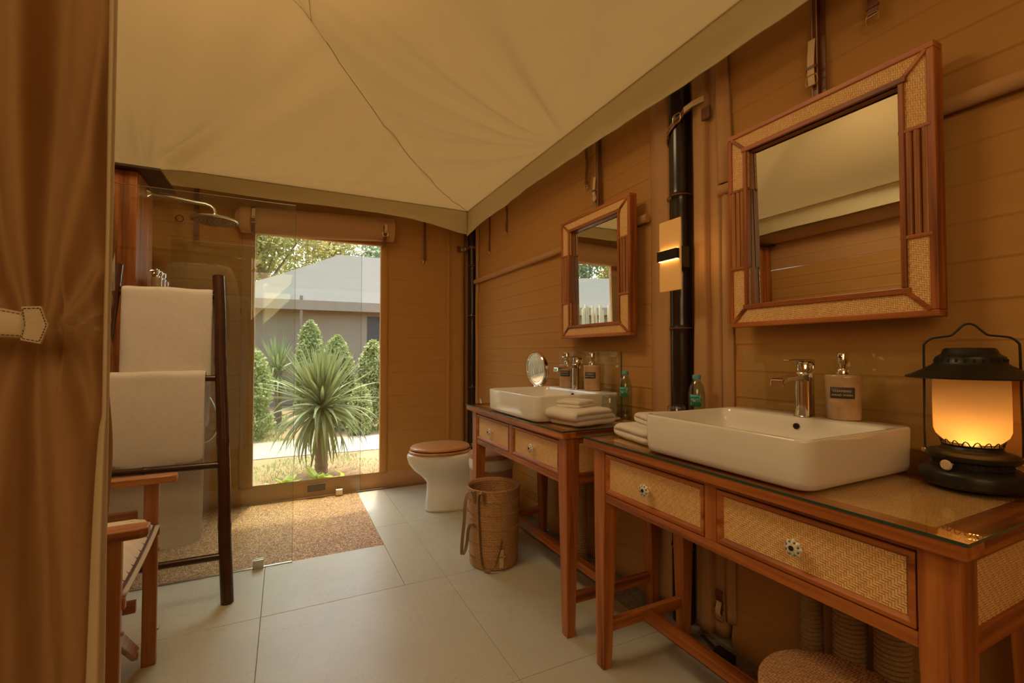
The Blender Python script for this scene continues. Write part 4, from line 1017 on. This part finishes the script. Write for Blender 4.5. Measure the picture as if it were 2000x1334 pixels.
# ================================================================== TOILET
tl = thing('toilet', 'white toilet with bamboo seat and lid in the back corner', 'toilet', (1.1, 3.15, 0))
def egg(xf, xb, hw, z, yc=3.15, n=48, sq=.75):
    xm = xf+(xb-xf)*.52; out = []
    for j in range(n):
        t = 2*pi*j/n; cx, sx = cos(t), sin(t)
        if cx < 0: x = xm+(xm-xf)*cx; y = hw*sx
        else: x = xm+(xb-xm)*abs(cx)**sq; y = hw*math.copysign(abs(sx)**sq, sx)
        out.append(Vector((x, yc+y, z)))
    return out
R = [egg(.885, 1.47, .105, .001), egg(.880, 1.47, .110, .02), egg(.890, 1.47, .098, .12), egg(.892, 1.47, .098, .20), egg(.855, 1.47, .120, .245), egg(.800, 1.47, .150, .29), egg(.765, 1.47, .174, .34), egg(.755, 1.47, .180, .38), egg(.757, 1.47, .181, .398), egg(.765, 1.465, .176, .404)]
MB().rings(R).build('bowl', 'porcelain', tl, smooth=True, auto=False)
def slab(nm, xf, xb, hw, z0, z1, dome=0):
    R = [egg(xf+.006, xb-.004, hw-.005, z0, sq=.9), egg(xf, xb, hw, z0+.004, sq=.9), egg(xf, xb, hw, z1-.006, sq=.9), egg(xf+.006, xb-.004, hw-.006, z1, sq=.9), egg(xf+.10, xb-.08, hw-.09, z1+dome, sq=.9)]
    return MB().rings(R).build(nm, 'bamboolid_x', tl, smooth=True)
slab('seat', .770, 1.205, .178, .407, .424); slab('lid', .778, 1.195, .172, .429, .448, .005)
MB().box(1.200, 1.235, 3.06, 3.24, .405, .430).build('hinge', 'chrome', tl, bevel=.004)
MB().box(1.32, 1.47, 2.98, 3.30, .38, .60).build('cistern', 'porcelain', tl, smooth=True, bevel=.025, seg=4)
MB().box(1.312, 1.475, 2.97, 3.31, .60, .62).build('cistern_lid', 'porcelain', tl, smooth=True, bevel=.008, seg=3)
for zz in (.03, .19): MB().lathe([(.010, 0), (.010, .003), (.004, .005), (0, .005)], seg=14, M=Matrix.Translation((1.02, 3.0475, zz)) @ Matrix.Rotation(pi/2, 4, 'X')).build('bolt_cap', 'porcelain', tl, smooth=True)

# ================================================================== TOWEL LADDER
ld_ = thing('towel_ladder', 'dark bamboo ladder leaning on the shower screen, hung with towels', 'ladder', (-.49, 2.5, 0))
def bpole(nm, p, q, r, nodes, mat='ladder_bamboo', seg=18):
    p, q = Vector(p), Vector(q); N = 60; pts = []; rad = []
    for i in range(N+1):
        t = i/N; pts.append(p+(q-p)*t + Vector((.003*nz(t*5, 1, r*100), 0, 0))); k = max([0]+[math.exp(-((t-a)/.009)**2) for a in nodes]); rad.append(r*(1+.10*k+.03*nz(t*7, 0, 3)))
    return MB().tube(pts, rad, seg).build(nm, mat, ld_, smooth=True)
bpole('side_pole', (-.218, 2.392, .0), (-.298, 2.658, 1.475), .0255, (.22, .47, .72)); bpole('side_pole', (-.765, 2.392, .0), (-.690, 2.658, 1.50), .0255, (.30, .55, .8))
for z, r in ((.194, .0155), (.585, .0155), (.979, .0145), (1.375, .014)):
    y = 2.392+.1804*z; f = z/1.475
    bpole('rung', (-.765+.075*f, y, z+(.005 if z < .9 else 0)), (-.218-.080*f, y, z), r, (.4,), seg=14)
def towel(label, x0, x1, zr, yr, zf, zbk, seed, rr=.020, bow=0, lx=None):
    pts = []
    pts += [(yr-rr-.010*(1-i/14)-bow*sin(pi*i/14), zf+(zr-zf)*i/14) for i in range(15)]
    for a in range(150, 20, -20): pts.append((yr+rr*cos(radians(a)), zr+rr*sin(radians(a))))
    pts += [(yr+rr+.006*i/14, zr-(zr-zbk)*i/14) for i in range(15)]
    fn = lambda u, v: .008*nz(u*3+seed, 1, 2)*(1 if (v < .1 or v > .9) else .2)
    o = ribbon(pts, x0, x1, .011, 22, .0035, seed, fn, 'x', (lambda t: (x0+(lx or 0)*max(0, t-.5)*2, x1-.012*max(0, t-.5)*2)))
    o = o.build('bath_towel', 'terry', None, smooth=True, sub=1, auto=False); tag(o, label, 'towel'); return o
towel('white bath towel on the top rung of the ladder', -.664, -.316, 1.380, 2.641, .93, .72, 3)
towel('white bath towel on the middle rung, covering the lower edge of the top towel', -.690, -.330, .984, 2.569, .592, .195, 14, rr=.027, bow=.004)

# ================================================================== DIRECTOR'S CHAIR (faces +x before rotation)
ch = thing('directors_chair', 'teak folding armchair with cream cushion, cut off by the curtain', 'chair', (0, 0, 0))
HWc = .288
for s in (-1, 1):
    y = s*HWc
    for x in (.008, -.47):
        MB().box(x-.021, x+.021, y-.0115, y+.0115, 0.0, .636).build('leg', 'chairwood_z', ch, bevel=.003)
    R = []
    for i, (x, hw) in enumerate(((-.56, .022), (-.54, .026), (-.1, .027), (.03, .030), (.065, .029), (.082, .022))):
        R.append([(x, y-hw, .636), (x, y+hw, .636), (x, y+hw, .662), (x, y-hw, .662)])
    MB().rings(R).build('armrest', 'chairwood_x', ch, bevel=.005, seg=3)
    MB().box(-.46, -.03, y-.010*1, y+.010, .505, .545).build('side_rail', 'chairwood_x', ch, bevel=.002)
    MB().box(-.50, .035, y-s*.014-.009, y-s*.014+.009, .455, .485).build('seat_rail', 'chairwood_x', ch, bevel=.003)
    MB().box(-.46, -.03, y-.010, y+.010, .195, .235).build('side_rail', 'chairwood_x', ch, bevel=.002)
    MB().box(-.52, -.49, y-.012, y+.012, .60, .92).build('back_post', 'chairwood_z', ch, bevel=.003)
def brace(x, s):
    p = Vector((x, -s*HWc*.92, .06)); q = Vector((x, s*HWc*.92, .44)); d = (q-p).normalized(); w = Vector((0, -d.z, d.y))*.020
    R = [[p-w-Vector((.009, 0, 0)), p-w+Vector((.009, 0, 0)), p+w+Vector((.009, 0, 0)), p+w-Vector((.009, 0, 0))], [q-w-Vector((.009, 0, 0)), q-w+Vector((.009, 0, 0)), q+w+Vector((.009, 0, 0)), q+w-Vector((.009, 0, 0))]]
    b = MB().rings(R).build('cross_brace', 'chairwood_y', ch, bevel=.003)
    for t in (.06, .94):
        c0 = p+(q-p)*t; MB().lathe([(.007, 0), (.007, .004), (.003, .006)], seg=12, M=Matrix.Translation(c0+Vector((.009, 0, 0))) @ Matrix.Rotation(pi/2, 4, 'Y')).build('bolt', 'brushed_steel', b, smooth=True)
brace(-.046, 1); brace(-.026, -1); brace(-.42, 1); brace(-.44, -1)
for s in (-1, 1):
    for z in (.40, .12): MB().lathe([(.006, 0), (.006, .006), (.003, .008)], seg=10, M=Matrix.Translation((.029, s*HWc, z)) @ Matrix.Rotation(pi/2, 4, 'Y')).build('bolt', 'brushed_steel', ch, smooth=True)
def sag(u): return -.007*sin(pi*u)
MB().grid(lambda u, v: Vector((-.49+.525*v, -.275+.55*u, .487+sag(u)*1.2)), 20, 8).build('seat', 'seat_canvas', ch, smooth=True, solid=.004)
def cush(u, v, top):
    x = -.485+.505*v; y = -.255+.51*u; e = min(1, min(u, 1-u, v, 1-v)*9)**.5
    z = .490+sag(u)*1.2; tuft = .010*abs(sin(pi*u*9))**.5
    return Vector((x, y, z+.004 + (.045*e+tuft*e if top else 0)))
cm = MB().grid(lambda u, v: cush(u, v, 1), 72, 22); cm.grid(lambda u, v: cush(u, v, 0), 72, 22)
cu = cm.build('cushion', 'cushion_cloth', ch, smooth=True, auto=False)
for k in range(1, 9):
    MB().tube([cush(k/9, v/10, 1)+Vector((0, 0, .001)) for v in range(11)], .0022, 6).build('piping', 'stitch_dark', cu, smooth=True)
MB().tube([cush(u/16, 1, 0)+Vector((.002, 0, .004)) for u in range(17)], .003, 6).build('piping', 'stitch_dark', cu, smooth=True)
MB().grid(lambda u, v: Vector((-.51+.012*sin(pi*u), -.285+.57*u, .74+.17*v)), 16, 5).build('backrest', 'seat_canvas', ch, smooth=True, solid=.006)
ch.location = (-.408, 1.757, 0); ch.rotation_euler = (0, 0, radians(4))

# ================================================================== BATHROBE behind the curtain edge (seen mostly as a reflection in the screen)
rbt = thing('bathrobe', 'white waffle bathrobe on a hanger, just showing past the curtain edge', 'bathrobe', (-.58, 1.23, 1.75))
R = []
for z, hw, d in ((1.775, .06, .03), (1.76, .10, .035), (1.735, .17, .04), (1.70, .19, .045), (1.55, .175, .05), (1.3, .18, .05), (1.0, .20, .055), (.70, .215, .06), (.60, .22, .06)):
    R.append([(-.585+hw*cos(2*pi*j/32)*(1+.06*sin(6*2*pi*j/32)), 1.23+d*sin(2*pi*j/32)+.006*sin(j*1.7+z*3), z) for j in range(32)])
MB().rings(R).build('robe_body', 'terry', rbt, smooth=True, auto=False)
for s in (-1, 1):
    MB().tube(smooth_pts([(-.585+s*.10, 1.23, 1.745), (-.585+s*.17, 1.23, 1.72), (-.585+s*.200, 1.225, 1.62), (-.585+s*.212, 1.22, 1.45), (-.585+s*.218, 1.215, 1.23)], 4), [.035]*3+[.042]*5+[.048]*9, 18).build('sleeve', 'terry', rbt, smooth=True, auto=False)
hg = MB().tube(smooth_pts([(-.585, 1.23, 1.78), (-.585, 1.23, 1.82), (-.57, 1.23, 1.845), (-.588, 1.23, 1.868), (-.612, 1.23, 1.855)], 5), .003, 8).build('hanger', 'brushed_steel', rbt, smooth=True)
MB().tube([(-.75, 1.23, 1.752), (-.585, 1.23, 1.79), (-.42, 1.23, 1.752)], .009, 10).build('hanger_bar', 'chairwood_x', hg, smooth=True)
MB().tube([(-1.48, 1.23, 1.853), (-.38, 1.23, 1.853)], .010, 12).build('rail', 'dark_bamboo', rbt, smooth=True)

# ================================================================== CURTAIN
cu = thing('curtain', 'heavy tan curtain gathered by a tieback at the left edge', 'curtain', (-.5, .95, 0))
TX, TZ = -.345, 1.145
def edge_x(z):
    h = z-TZ
    return -.2615 - .0015*math.exp(-(h/.15)**2) + .003*max(0, 1.0-z) + .0015*nz(z*3, 0, 2)
def cfn(u, v):
    z = 2.30-2.29*v; h = z-TZ
    xr = edge_x(z); xl = -1.35
    q = u**.6
    x = xl+(xr-xl)*q
    up = h > 0
    w = (.018+.20*abs(h)**.85) if up else (.022+.17*abs(h)**.75)
    s = (x-(TX-.01))/w
    s = math.copysign(abs(s)**.85, s)
    am = (.030 if up else .022)*min(1, abs(h)*2.2+.22)
    y = .955 - am*cos(2*pi*s*.95+(.6 if up else 2.0)+.7*nz(z*.9, s*.4, 4)) - .5*am*sin(2*pi*s*2.1+z*1.3)*min(1, abs(h))
    y += .006*nz(x*30, z*2.2, 6) + .0022*nz(x*60, z*14, 1) + .010*nz(x*8, z*1.1, 2)
    pinch = math.exp(-(h/.10)**2); y += .020*pinch*(1 if x < TX+.03 else 0)
    ed = max(0, 1-(xr-x)/.016); y += .035*ed*ed
    return Vector((x, y, z))
MB().grid(cfn, 260, 240).build('cloth', 'curtain_cloth', cu, smooth=True, auto=False, solid=.0018)
canvas('lit_edge', (.76, .64, .42), (.82, .70, .47), (.7, .58, .34), .35)  # pale cloth colour stands in for window light on the curtain's right edge
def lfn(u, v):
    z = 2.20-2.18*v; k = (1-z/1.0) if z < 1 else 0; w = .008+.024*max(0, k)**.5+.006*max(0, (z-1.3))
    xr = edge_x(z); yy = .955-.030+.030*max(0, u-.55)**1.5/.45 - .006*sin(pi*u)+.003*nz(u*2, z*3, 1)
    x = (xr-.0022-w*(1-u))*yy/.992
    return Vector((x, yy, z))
MB().grid(lfn, 14, 160).build('lit_edge', 'lit_edge', cu, smooth=True, auto=False, solid=.0015)
MB().tube([(-1.49, .955, 2.285), (.2, .955, 2.285)], .012, 12).build('curtain_rod', 'dark_bamboo', cu, smooth=True)
tb = thing('curtain_tieback', 'cream leather tieback with pointed stitched tab round the curtain', 'tieback', (-.38, .90, 1.14))
def tbf(u, v):
    x = -.60+.274*u; hw = .034-.0165*u**1.5; cz = 1.140+.012*sin(u*3.0)-.004*u
    y = .885-.007*(u**2)-.004*sin(pi*v)
    return Vector((x, y, cz+hw*(2*v-1)))
MB().grid(tbf, 30, 6).build('band', 'leather_cream', tb, smooth=True, solid=.003)
poly = [(-.330, 1.117), (-.311, 1.112), (-.3035, 1.139), (-.311, 1.166), (-.330, 1.164), (-.327, 1.140)]
def tab(poly, y0, y1, nm, mat, par):
    n = len(poly); m = MB().add([(x, y0+(x+.330)*.30, z) for x, z in poly]+[(x, y1+(x+.330)*.30, z) for x, z in poly], [tuple(range(n)), tuple(range(2*n-1, n-1, -1))]+[(i, (i+1) % n, n+(i+1) % n, n+i) for i in range(n)])
    return m.build(nm, mat, par, bevel=.001)
tp = tab(poly, .873, .879, 'tab', 'leather_cream', tb)
cxp = sum(p[0] for p in poly)/6; czp = sum(p[1] for p in poly)/6
for i in range(6):
    a, b = poly[i], poly[(i+1) % 6]
    a = (cxp+(a[0]-cxp)*.86, czp+(a[1]-czp)*.88); b = (cxp+(b[0]-cxp)*.86, czp+(b[1]-czp)*.88)
    L = math.hypot(b[0]-a[0], b[1]-a[1]); k = max(2, int(L/.004)); m = MB()
    for j in range(k):
        t0 = (j+.15)/k; t1 = (j+.8)/k
        P0 = [(a[0]+(b[0]-a[0])*t, .8726+(a[0]+(b[0]-a[0])*t+.330)*.30, a[1]+(b[1]-a[1])*t) for t in (t0, t1)]
        m.tube(P0, .0006, 5)
    m.build('stitching', 'stitch_dark', tp)
for v in (.08, .92):
    m = MB()
    for j in range(56):
        a = tbf((j+.1)/56, v); b = tbf((j+.75)/56, v); m.tube([a-Vector((0, .0018, 0)), b-Vector((0, .0018, 0))], .0006, 5)
    m.build('stitching', 'stitch_dark', tb)

# ================================================================== OUTDOORS
GZ = -.12
def gfn(u, v):
    x = -16+32*u; y = 3.95+26*v*v; return Vector((x, y, GZ+(.03*nz(x*.7, y*.7, 0)+.012*nz(x*3, y*3, 1))*min(1, max(0, max(5.7-y, y-7.3))*3)))
gd = MB().grid(gfn, 120, 90).build('ground', 'soil', smooth=True, auto=False); struct(gd)
pa = MB().grid(lambda u, v: Vector((-6+13*u, 5.98+.05*sin(u*6)+1.05*v+.08*nz(u*9, v, 1), GZ+.006)), 60, 8).build('path', 'sand_path', smooth=True); struct(pa)
def blades(name, label, n, area, hgt, mat, seed, wid=.006, par=None, clump=.5):
    rnd = random.Random(seed); m = MB()
    for i in range(n):
        x = rnd.uniform(area[0], area[1]); y = rnd.uniform(area[2], area[3])
        if nz(x*1.4, y*1.4, seed) < -clump*.2 or 5.9 < y < 7.15: continue
        a = rnd.uniform(0, 2*pi); h = hgt*rnd.uniform(.4, 1); w = wid*(y/4.5); dx, dy = cos(a), sin(a); z = GZ+.03*nz(x*.7, y*.7, 0)
        m.add([(x-dy*w, y+dx*w, z), (x+dy*w, y-dx*w, z), (x+dx*h*.45, y+dy*h*.45, z+h)], [(0, 1, 2)])
    o = m.build(name, mat, par, smooth=False); o['kind'] = 'stuff'; o['label'] = label; o['category'] = 'grass'; return o
blades('grass', 'patchy short green grass on the reddish soil outside the window', 40000, (-2.2, 3.2, 4.4, 10.5), .040, 'grass_leaf', 5, .0032)
# yucca
def blade_mesh(L, droop, w, nm):
    m = MB(); N = 9; R = []
    for i in range(N+1):
        t = i/N; ww = w*(1-(t)**2.2)*(.55+.9*min(1, t*3))+.0006; ang = droop*t**1.6
        R.append((t, ww, ang))
    x = z = 0; pts = []; prev = 0
    for i, (t, ww, ang) in enumerate(R):
        pts.append((Vector((x, 0, z)), ww, ang)); x += cos(ang)*L/N; z -= sin(ang)*L/N
    vs = []; fs = []
    for p, ww, ang in pts: vs += [p+Vector((0, -ww, ww*.45)), p, p+Vector((0, ww, ww*.45))]
    for i in range(N): a = i*3; fs += [(a, a+1, a+4, a+3), (a+1, a+2, a+5, a+4)]
    m.add(vs, fs); return m.mesh(nm, 'yucca_leaf', True)
LM = [blade_mesh(1.0, d, .026, 'leaf') for d in (.05, .25, .6, 1.1, 1.6)]
def yucca(label, x, y, crown_z, L, n, seed, down=True):
    o = thing('yucca', label, 'plant', (x, y, GZ)); rnd = random.Random(seed)
    pr = []
    for i in range(24): t = i/23; pr.append((.060-.012*t+.006*(i % 2), (crown_z-GZ+.02)*t))
    MB().lathe(pr, (x, y, GZ), 16).build('trunk', 'bark', o, smooth=False)
    for i in range(n):
        f = (i+.5)/n; az = i*2.399963+rnd.uniform(-.15, .15)
        if f < .42: el = radians(88-95*f+rnd.uniform(-6, 6)); me = LM[0 if rnd.random() < .6 else 1]; l = L*rnd.uniform(.82, 1.05)
        elif f < .60 or not down: el = radians(38-110*(f-.42)+rnd.uniform(-9, 9)); me = LM[rnd.choice((1, 2, 2))]; l = L*rnd.uniform(.85, 1.08)
        else: el = radians(12-190*(f-.60)+rnd.uniform(-12, 12)); me = LM[rnd.choice((2, 3, 4))]; l = L*rnd.uniform(.85, 1.1)
        lf = bpy.data.objects.new('leaf', me); COL.objects.link(lf); lf.parent = o
        lf.location = (.03*cos(az), .03*sin(az), crown_z-GZ-.12*max(0, f-.3)+rnd.uniform(-.02, .02))
        lf.rotation_euler = (rnd.uniform(-.3, .3), -el, az); lf.scale = (l, l*.92, l*.92)
    return o
yucca('large spiky green yucca just outside the window', .335, 4.98, .60, .62, 230, 3)
yucca('smaller dark yucca farther back, left of the large one', -.10, 8.6, .80, .62, 80, 8)
def shrub(label, x, y, h, r, n, seed, mat='hedge_leaf', group='hedge shrubs outside the window'):
    o = thing('shrub', label, 'shrub', (x, y, GZ), group); rnd = random.Random(seed); m = MB(); tw = MB()
    for i in range(n):
        t = rnd.random()**.8; a = rnd.uniform(0, 2*pi); rr = r*(.85+.3*t-.2*t*t)*max(0, 1-t**3.5)**.6*(.45+.55*rnd.random()**.5)*(1+.45*nz(a*1.5, t*5, seed))
        p = Vector((x+rr*cos(a), y+rr*sin(a), GZ+.02+h*t)); s = rnd.uniform(.028, .052)
        u = Vector((rnd.gauss(0, 1), rnd.gauss(0, 1), rnd.gauss(.4, 1))).normalized(); w = u.orthogonal().normalized()*s*.45
        m.add([p, p+u*s*.5+w, p+u*s*1.2, p+u*s*.5-w], [(0, 1, 2, 3)])
    f = m.build('foliage', mat, o); f['kind'] = 'stuff'
    for i in range(5):
        a = i*1.3; tw.tube([(x, y, GZ), (x+r*.3*cos(a), y+r*.3*sin(a), GZ+h*.5), (x+r*.4*cos(a+.3), y+r*.4*sin(a+.3), GZ+h*.85)], [.018, .012, .005], 6)
    tw.build('stems', 'bark', o)
for i, (x, y, h, r) in enumerate(((-.50, 7.55, 1.30, .36), (.74, 7.75, 1.45, .27), (1.26, 7.6, 1.38, .27), (.40, 8.9, 1.75, .26), (1.80, 7.75, 1.42, .28), (1.02, 7.2, .70, .17))):
    shrub(['leafy green shrub at the left edge of the window view', 'tall pointed shrub left in the hedge behind the large yucca', 'pointed shrub in the middle of the hedge, right of the yucca', 'taller shrub farther back over the top of the yucca', 'shrub at the right edge of the window view', 'low shrub at the foot of the hedge, right of the yucca'][i], x, y, h, r, 6500 if h > 1 else 2500, 20+i)
def lime(x, y, s, seed, label):
    o = thing('ground_plant', label, 'plant', (x, y, GZ), 'yellow-green ground plants'); rnd = random.Random(seed)
    for i in range(26):
        a = rnd.uniform(0, 2*pi); el = rnd.uniform(.3, 1.25); l = s*rnd.uniform(.6, 1)
        lf = bpy.data.objects.new('leaf', LIM); COL.objects.link(lf); lf.parent = o; lf.rotation_euler = (0, -el, a); lf.scale = (l, l*3.4, l*2); lf.location = (rnd.uniform(-.05, .05), rnd.uniform(-.05, .05), rnd.uniform(.03, .10))
lm_ = MB(); N = 6; vs = []; fs = []
for i in range(N+1):
    t = i/N; ww = .045*sin(pi*min(1, t*.93+.07)); vs += [(t, -ww, -.25*t*t+.02), (t, 0, -.25*t*t), (t, ww, -.25*t*t+.02)]
for i in range(N): a = i*3; fs += [(a, a+1, a+4, a+3), (a+1, a+2, a+5, a+4)]
lm_.add(vs, fs); LIM = lm_.mesh('leaf', 'lime_leaf', True)
lime(.02, 4.42, .14, 1, 'yellow-green leafy plant near the left end of the window sill')
lime(.27, 4.44, .16, 2, 'yellow-green leafy plant left of the yucca trunk foot')
lime(.44, 4.36, .15, 3, 'yellow-green leafy plant in front of the yucca trunk')
lime(-.10, 4.30, .12, 4, 'low yellow-green plant in the lower left corner of the window')
# neighbouring tents
def tent(label, x, y, w, d, zr, rot=0):
    o = thing('safari_tent', label, 'tent', (0, 0, 0)); e = .45; ze = 2.30; zt = zr; rx = w*.16
    hw, hd = w/2, d/2
    def roof(u, v): return None
    A = [(-hw-e, -hd-e, ze), (hw+e, -hd-e, ze), (hw+e, hd+e, ze), (-hw-e, hd+e, ze)]
    ins = []
    for k, s in ((0, 1.0), (.25, .86), (.5, .68), (.75, .45), (1, .2)):
        f = k; R = []
        X = (hw+e)*(1-f)+rx*f; Y = (hd+e)*(1-f)+.02*f; z = ze+(zt-ze)*(f**1.12)
        R = [(-X, -Y, z), (X, -Y, z), (X, Y, z), (-X, Y, z)]; ins.append(R)
    MB().rings(ins).build('roof', 'outer_roof', o)
    MB().rings([[(-hw-e, -hd-e, ze-.22), (hw+e, -hd-e, ze-.22), (hw+e, hd+e, ze-.22), (-hw-e, hd+e, ze-.22)], A], cap=False).build('valance', 'outer_wall', o)
    MB().box(-hw, hw, -hd, hd, GZ, ze).build('wall', 'outer_wall', o)
    wn2 = MB().box(-w*.10, w*.02, -hd-.012, -hd+.01, .5, 2.0).build('window_panel', 'dark_label', o)
    for sx in (-.30, -.02, .30):
        pl = MB().tube([(sx*w, -hd-e+.05, GZ), (sx*w, -hd-e+.05, ze+.10)], .035, 10).build('pole', 'bark', o, smooth=True)
    o.location = (x, y, 0); o.rotation_euler = (0, 0, rot); return o
tent('neighbouring safari tent with pale roof and tan walls beyond the hedge', 2.60, 14.2, 7.6, 4.5, 3.95, 0)
tent('second safari tent behind the bamboo fence, seen in the far mirror', -7.3, 13.5, 4.5, 4.5, 3.6, .3)
bf = thing('bamboo_fence', 'tall bamboo pole fence outside, seen reflected in the far mirror', 'fence', (-4.3, 8.6, GZ)); rnd = random.Random(4)
bpm = MB().tube([(0, 0, 0), (0, 0, .5), (0, 0, 1)], .030, 8).mesh('bamboo', 'fence_bamboo', True)
for i in range(92):
    q = bpy.data.objects.new('bamboo', bpm); COL.objects.link(q); q.parent = bf; q.location = (-2.9+i*.061, rnd.uniform(-.03, .03), 0); q.scale = (1, 1, 2.15+rnd.uniform(-.07, .08)); q.rotation_euler = (rnd.uniform(-.02, .02), rnd.uniform(-.02, .02), 0)
def tree(label, x, y, h, r, n, seed, mat):
    o = thing('tree', label, 'tree', (x, y, GZ), 'trees beyond the tents'); rnd = random.Random(seed); m = MB()
    cl = [(rnd.uniform(-r, r), rnd.uniform(-r*.6, r*.6), rnd.uniform(h*.35, h), rnd.uniform(r*.20, r*.46)) for _ in range(60)]
    for i in range(n):
        c0 = cl[i % 60]; v = Vector((rnd.gauss(0, 1), rnd.gauss(0, 1), rnd.gauss(0, .8))).normalized()*c0[3]*rnd.random()**.35
        p = Vector((x+c0[0], y+c0[1], GZ+c0[2]))+v; s = rnd.uniform(.12, .22)
        u = Vector((rnd.gauss(0, 1), rnd.gauss(0, 1), rnd.gauss(0, 1))).normalized(); w = u.orthogonal().normalized()*s*.3
        m.add([p, p+u*s*.5+w, p+u*s, p+u*s*.5-w], [(0, 1, 2, 3)])
    f = m.build('foliage', mat, o); f['kind'] = 'stuff'
    tw = MB().tube([(x, y, GZ), (x+.1, y, h*.5), (x-.1, y, h*.9)], [.22, .15, .05], 8)
    for k in range(12):
        c0 = cl[k]; tw.tube([(x, y, h*.45), (x+c0[0], y+c0[1], GZ+c0[2])], [.06, .02], 5)
    tw.build('trunk', 'bark', o, smooth=True)
for i, (x, y, h, r, mt) in enumerate(((-.9, 20, 7.4, 2.2, 'tree_leaf'), (1.9, 23.5, 7.3, 2.3, 'tree_leaf'), (4.9, 20.5, 5.9, 1.9, 'tree_leaf_dark'), (-4.6, 20, 7.8, 1.9, 'tree_leaf'), (-9.8, 20, 8, 2.2, 'tree_leaf_dark'), (-14.8, 21, 8, 2.2, 'tree_leaf'), (-7.0, 26, 8.5, 2.2, 'tree_leaf_dark'))):
    tree(['olive-green feathery tree at the left of the window view', 'yellow-green feathery tree in the middle of the window view', 'darker tree at the right of the window view, under the bright sky gap', 'tall olive tree just left of the window view', 'dark tree reflected in the far mirror above the second tent', 'green tree far left beyond the bamboo fence', 'dark tall tree between the fence and the window view'][i], x, y, h, r, 15000, 60+i, mt)

dg = bpy.context.evaluated_depsgraph_get()
for t_ in [q for q in bpy.data.objects if q.type == 'FONT']:
    me = bpy.data.meshes.new_from_object(t_.evaluated_get(dg)); nn = bpy.data.objects.new('lettering', me); COL.objects.link(nn)
    nn.parent = t_.parent; nn.location = t_.location; nn.rotation_euler = t_.rotation_euler; bpy.data.objects.remove(t_)
